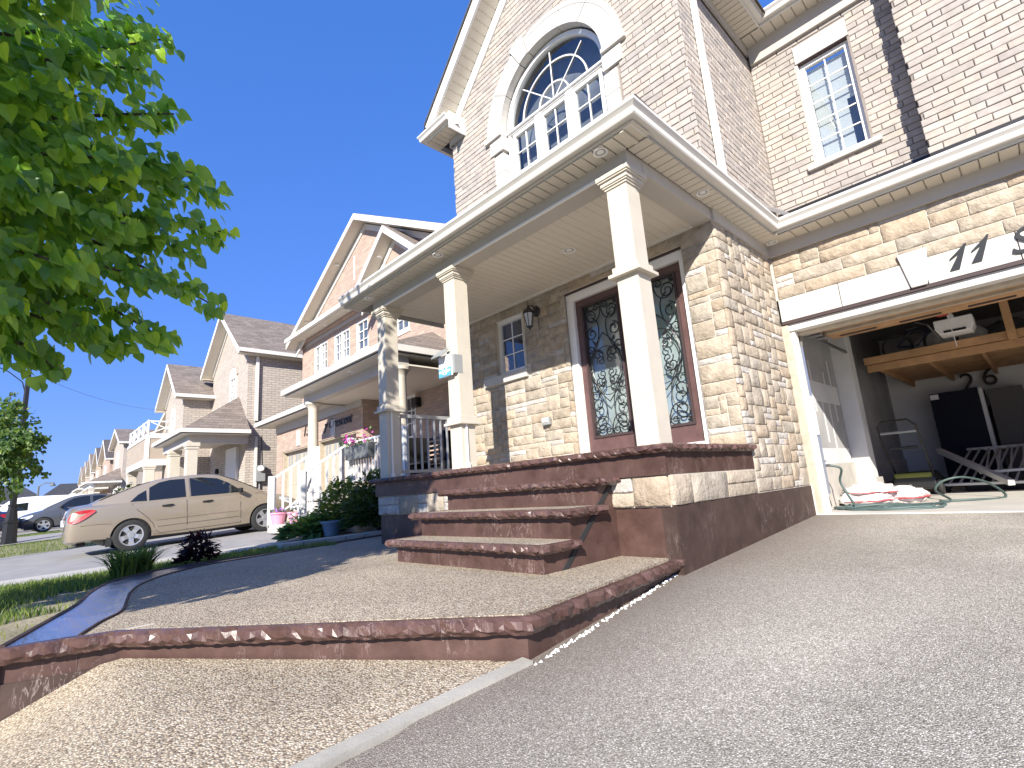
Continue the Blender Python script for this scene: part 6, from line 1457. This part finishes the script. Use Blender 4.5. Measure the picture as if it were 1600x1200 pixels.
def leafy_tree(name, label, base, trunk_r, fork_z, tips, fill, size, mt, seed, leaf_objs=0, per_tip=150, spread=.30):
    r = random.Random(seed); t = thing(name, label, 'tree', base); mb = MB(); b = Vector(base)
    fork = Vector((b.x, b.y, fork_z)); mb.tube([b, b+Vector((.02, .03, (fork_z-b.z)*.5)), fork, fork+Vector((0, 0, 1.2))], [trunk_r*1.25, trunk_r, trunk_r*.8, trunk_r*.4], 12); tr = mb.build('trunk', 'bark', t, smooth=True)
    lm = MB(); pts = []
    for tip in tips:
        tip = Vector(tip); st = fork+Vector((0, 0, r.uniform(-.1, 1.0))); mid = st.lerp(tip, .5)+Vector((0, 0, .25))+rand_unit(r)*.12
        path = []
        for k in range(9): f = k/8; path.append(st*(1-f)**2+mid*2*f*(1-f)+tip*f*f)
        lm.tube(path, [trunk_r*.35*(1-f/8)+.006 for f in range(9)], 6)
        for k in range(per_tip):
            f = r.uniform(.30, 1.0); q = path[min(7, int(f*8))].lerp(path[min(8, int(f*8)+1)], (f*8) % 1); pts.append(q+rand_unit(r)*spread*(1.15-f*.75)*r.random()**.5)
    lm.build('limb', 'bark', t, smooth=True)
    pts += fill(r)
    cen = sum(pts, Vector())/len(pts); leaves = []
    for q in pts:
        out_ = (q-cen); out_ = out_.normalized() if out_.length > .01 else Vector((0, 0, 1))
        d = (out_*.6+Vector((0, 0, -.75))+rand_unit(r)*.55).normalized(); nn = (Vector((0, 0, .35))+SUN*.7+out_*.3+rand_unit(r)*.75); nn = (nn-d*nn.dot(d)).normalized(); L_ = size*r.uniform(.65, 1.25)
        leaves.append((q, d, nn, L_, r.choice(TINTS)))
    leaves.sort(key=lambda l: (l[0]-camv).length)
    mb = MB(); tint = []
    for l in leaves[leaf_objs:]: leaf_geo(mb, tint, l[0], l[1], l[2], l[3], l[3]*1.0, l[4])
    cr_ = mb.build('crown', mt, t); set_tint(cr_.data, tint)
    if leaf_objs: cr_['kind'] = 'stuff'
    vis = [l for l in leaves if (lambda s: s and 0 < s[0] < 1600 and 0 < s[1] < 1200)(on_screen(l[0]))][:leaf_objs]; rest = [l for l in leaves[:leaf_objs] if l not in vis]
    vm = []
    for k in range(6):
        m1 = MB(); tn = []; leaf_geo(m1, tn, Vector((0, 0, 0)), Vector((1, 0, 0)), Vector((0, 0, 1)), 1, 1, TINTS[k], .1+.05*k); me = m1.mesh('leaf', mt); set_tint(me, tn); vm.append(me)
    for k, l in enumerate(leaves[:leaf_objs]):
        s_ = l[1].cross(l[2]); o = inst('leaf', vm[k % 6], cr_); o.matrix_basis = Matrix.Translation(l[0]) @ Matrix(((l[1].x, -s_.x, l[2].x), (l[1].y, -s_.y, l[2].y), (l[1].z, -s_.z, l[2].z))).to_4x4() @ Matrix.Scale(l[3], 4)
    return t
CT = Vector((-4.45, -1.35, 4.45)); RT = Vector((2.05, 2.05, 2.5))
tips = [W(225, 45, x=-4.6), W(262, 60, x=-4.3), W(225, 110, x=-3.9), W(272, 178, x=-4.2), W(300, 270, x=-4.0), W(342, 300, x=-4.3), W(345, 362, x=-4.2), W(300, 400, x=-4.4), W(335, 478, x=-4.5), W(258, 530, x=-4.4), W(200, 540, x=-4.6), W(150, 530, x=-4.3), W(85, 575, x=-4.4), W(40, 545, x=-4.3), W(250, 440, x=-4.0), W(190, 250, x=-3.6), W(120, 150, x=-3.5), W(60, 300, x=-3.5), W(130, 420, x=-3.7), W(200, 350, x=-3.8), W(20, 470, x=-3.8)]
rt = random.Random(41)
tips += [Vector((-2.3, -2.2, 2.6)), Vector((-2.9, -2.5, 2.7)), Vector((-4.7, -2.6, 2.3)), Vector((-2.2, -1.1, 4.0)), Vector((-2.5, -1.6, 4.4)), Vector((-2.4, -1.0, 3.4))]
for k in range(34):
    d = rand_unit(rt); d.z = abs(d.z)*.9-.35; q = CT+Vector((d.x*RT.x, d.y*RT.y, d.z*RT.z))
    if q.y < .3 and (q-camv).length > 3.0: tips.append(q)
def fill_big(r):
    out_ = []
    while len(out_) < 5000:
        d = rand_unit(r)*r.random()**.40; q = CT+Vector((d.x*RT.x*.95, d.y*RT.y*.95, d.z*RT.z*.9))
        s = on_screen(q)
        if (q-camv).length < 2.6: continue
        out_.append(q)
    for lc, lr, ln in (((-2.7, -2.1, 2.8), (.8, .75, .6), 1500), ((-3.2, -1.6, 3.1), (.8, .7, .6), 900), ((-4.7, -2.4, 2.45), (.9, .7, .6), 900)):
        for k in range(ln): d = rand_unit(r)*r.random()**.4; out_.append(Vector((lc[0]+d.x*lr[0], lc[1]+d.y*lr[1], lc[2]+d.z*lr[2])))
    for k in range(1300):
        d = rand_unit(r)*r.random()**.4; out_.append(Vector((-2.75+d.x*.95, -1.35+d.y*.8, 4.1+d.z*1.15)))
    return out_
leafy_tree('linden_tree', 'leafy green linden tree with heart shaped leaves overhanging the front lawn', (-4.6, -1.75, ground(-4.6, -1.75)), .09, 2.5, tips, fill_big, .088, 'linden', 17, 300, 330)
c2 = W(12, 705, x=-16.5); g2 = (-16.5, c2.y-.25, ground(-16.5, -.3))
rt = random.Random(9); tips2 = []
for k in range(26): d = rand_unit(rt); tips2.append(Vector((c2.x+d.x*1.0, c2.y-.15+d.y*.95, c2.z+.05+d.z*1.35)))
def fill_small(r): return [Vector((c2.x, c2.y-.15, c2.z+.05))+Vector((d.x*.85, d.y*.8, d.z*1.2)) for d in (rand_unit(r)*r.random()**.4 for _ in range(1500))]
leafy_tree('street_tree', 'small round green street tree in front of the black lamp post', g2, .05, 1.7, tips2, fill_small, .085, 'street_leaf', 23, 0, 110, .28)
def bush(name, label, cat, c, rx, rz, n_, size, mt, seed, slim=.45, stems=8, flowers=0):
    r = random.Random(seed); t = thing(name, label, cat, c); mb = MB(); tint = []; st = MB(); c = Vector(c); fl = MB()
    for k in range(stems):
        a = 2*math.pi*k/stems+r.uniform(-.3, .3); e = c+Vector((math.cos(a)*rx*.7, math.sin(a)*rx*.7, rz*r.uniform(1.2, 1.9))); st.tube([c, c.lerp(e, .5)+Vector((0, 0, rz*.15)), e], [.008, .006, .002], 5)
    st.build('stems', 'bark', t)
    for k in range(n_):
        d = rand_unit(r); d.z = abs(d.z)*1.0 if r.random() < .85 else d.z*.3; q = c+Vector((d.x*rx, d.y*rx, rz*.45+d.z*rz*1.25))*1.0 if False else c+Vector((d.x*rx*r.random()**.33, d.y*rx*r.random()**.33, rz*.25+abs(d.z)*rz*1.7*r.random()**.4))
        dd = (Vector((d.x, d.y, .35))+rand_unit(r)*.6).normalized(); nn = Vector((0, 0, 1))+rand_unit(r)*.6; nn = (nn-dd*nn.dot(dd)).normalized(); L_ = size*r.uniform(.6, 1.3); leaf_geo(mb, tint, q, dd, nn, L_, L_*slim*2, r.choice(TINTS))
    o = mb.build('foliage', mt, t); set_tint(o.data, tint); o['kind'] = 'stuff'
    for k in range(flowers):
        d = rand_unit(r); d.z = abs(d.z); q = c+Vector((d.x*rx, d.y*rx, rz*.4+d.z*rz*1.6)); 
        for j in range(14): u = rand_unit(r); v = u.orthogonal().normalized(); p = q+rand_unit(r)*.05; s = .022; fl.quad(p-u*s, p-v*s, p+u*s, p+v*s)
    if flowers: fl.build('flowers', 'petal', t)
    return t
bush('purple_shrub', 'low purple black shrub at the edge of the pebble walk', 'shrub', (-7.02, 1.60, .40), .20, .20, 420, .085, 'purple', 5, .22, 14)
bush('garden_shrub', 'dark green dense shrub against the end of the brown porch', 'shrub', (-7.95, 4.45, .43), .62, .55, 2600, .07, 'shrub', 6, .4, 10)
bush('garden_shrub', 'lighter green bush below the neighbour\'s white stair railing', 'shrub', (-9.25, 4.45, .45), .55, .50, 1900, .075, 'grass', 7, .4, 10, 8)
bush('hosta_plant', 'pale broad leaved hosta beside the blue grey pot', 'plant', (-9.25, 3.75, .40), .38, .16, 160, .20, 'hosta', 8, .42, 6)
bush('flowering_weed', 'thin pinkish flowering weed by the neighbour\'s bottom stair', 'plant', (-9.9, 3.85, .42), .2, .28, 120, .06, 'hosta', 18, .3, 6, 14)
bush('hydrangea', 'tall white flowering shrub in front of the balcony house', 'shrub', (-24.6, 3.2, .55), .8, .85, 900, .13, 'shrub', 9, .4, 8, 60)
bush('hydrangea', 'white flowering shrub under the balcony beside its column', 'shrub', (-26.8, 4.6, .6), .9, .8, 800, .13, 'shrub', 10, .4, 8, 60)
# arching ornamental grass
def blades(name, centers, n_, h, mt, seed, lean=.8, wd=.012, parent=None):
    r = random.Random(seed); mb = MB(); tint = []
    for c in centers:
        for k in range(n_):
            a = r.uniform(0, 2*math.pi); o_ = Vector((math.cos(a), math.sin(a), 0)); hh = h*r.uniform(.55, 1.15); ln = lean*r.uniform(.15, 1.0)*hh; p = Vector(c)+o_*r.uniform(0, .05); s = Vector((-o_.y, o_.x, 0)); i = len(mb.v); n4 = 5
            for j in range(n4+1):
                f = j/n4; q = p+o_*(ln*f**1.7)+Vector((0, 0, hh*(f-.45*lean*f**2.4))); w = wd*(1-f)**.6+.0008; mb.v += [tuple(q-s*w), tuple(q+s*w)]
            for j in range(n4): b_ = i+2*j; mb.f.append((b_, b_+1, b_+3, b_+2)); tint.append(TINTS[k % 6])
    o = mb.build(name, mt, parent); set_tint(o.data, tint); return o
og = thing('grass_clump', 'arching green daylily clump at the edge of the lawn', 'plant', (-6.85, .95, .40)); o = blades('foliage', [(-6.85+.12*math.cos(k), .95+.12*math.sin(k*1.7), .40) for k in range(9)], 40, .46, 'grass', 3, 1.0, .010, og); o['kind'] = 'stuff'
# lawn turf: bare soil next to the walk, green beyond
def turf(x0, x1, y0, y1, dens, h, seed, ok):
    r = random.Random(seed); mb = MB(); tint = []
    for k in range(int((x1-x0)*(y1-y0)*dens)):
        x, y = r.uniform(x0, x1), r.uniform(y0, y1); dn = ok(x, y)
        if r.random() > dn: continue
        hh = h*r.uniform(.4, 1.3)*(.5+.5*dn); a = r.uniform(0, 6.28); s = Vector((math.cos(a), math.sin(a), 0))*.004; ln = Vector((r.uniform(-1, 1), r.uniform(-1, 1), 0))*hh*.5; z = ground(x, y)-.02; p = Vector((x, y, z)); i = len(mb.v)
        mb.v += [tuple(p-s), tuple(p+s), tuple(p+ln*.4+s*.7+Vector((0, 0, hh*.6))), tuple(p+ln*.4-s*.7+Vector((0, 0, hh*.6))), tuple(p+ln+Vector((0, 0, hh)))]; mb.f += [(i, i+1, i+2, i+3), (i+3, i+2, i+4)]; t = r.choice(TINTS) if dn > .5 else (2.2, 1.7, 1.4); tint += [t, t]
    return mb, tint
def near_dens(x, y):
    edge = min((Vector((x, y))-Vector(p)).length for p in wave_out[:13:2]); inside = x > -5.4 and y > .45
    if y > .40+(-3.6-x)*.16 and x > -6.3: return 0
    if x > -6.75 and y > .75: return 0
    return .06 if edge < .55+.2*mnoise.noise(Vector((x*2, y*2, 0))) and x > -6.4 else .95
mb, tint = turf(-8.2, -4.0, -1.0, 3.2, 2000, .07, 1, near_dens); mb2, t2_ = turf(-8.2, -4.1, -5.0, -1.0, 900, .07, 4, lambda x, y: .95); i0 = len(mb.v); mb.v += mb2.v; mb.f += [tuple(q+i0 for q in f) for f in mb2.f]; tint += t2_; o = mb.build('lawn_grass', 'grass'); set_tint(o.data, tint); o['kind'] = 'stuff'; o['label'] = 'short green lawn grass between walk and driveway'; o['category'] = 'grass'
mb, tint = turf(-20.5, -17.5, -2.5, 4.0, 500, .08, 2, lambda x, y: .95); o = mb.build('lawn_grass', 'grass'); set_tint(o.data, tint); o['kind'] = 'stuff'; o['label'] = 'strip of green lawn between the two driveways'; o['category'] = 'grass'
mb, tint = turf(-29, -26, -2.5, 4.0, 250, .09, 3, lambda x, y: .95); o = mb.build('lawn_grass', 'grass'); set_tint(o.data, tint); o['kind'] = 'stuff'; o['label'] = 'far strip of lawn before the dark grey car'; o['category'] = 'grass'
for o in bpy.data.objects:
    if '_world' in o: del o['_world']
for m_ in bpy.data.materials:
    if '_' in m_: del m_['_']
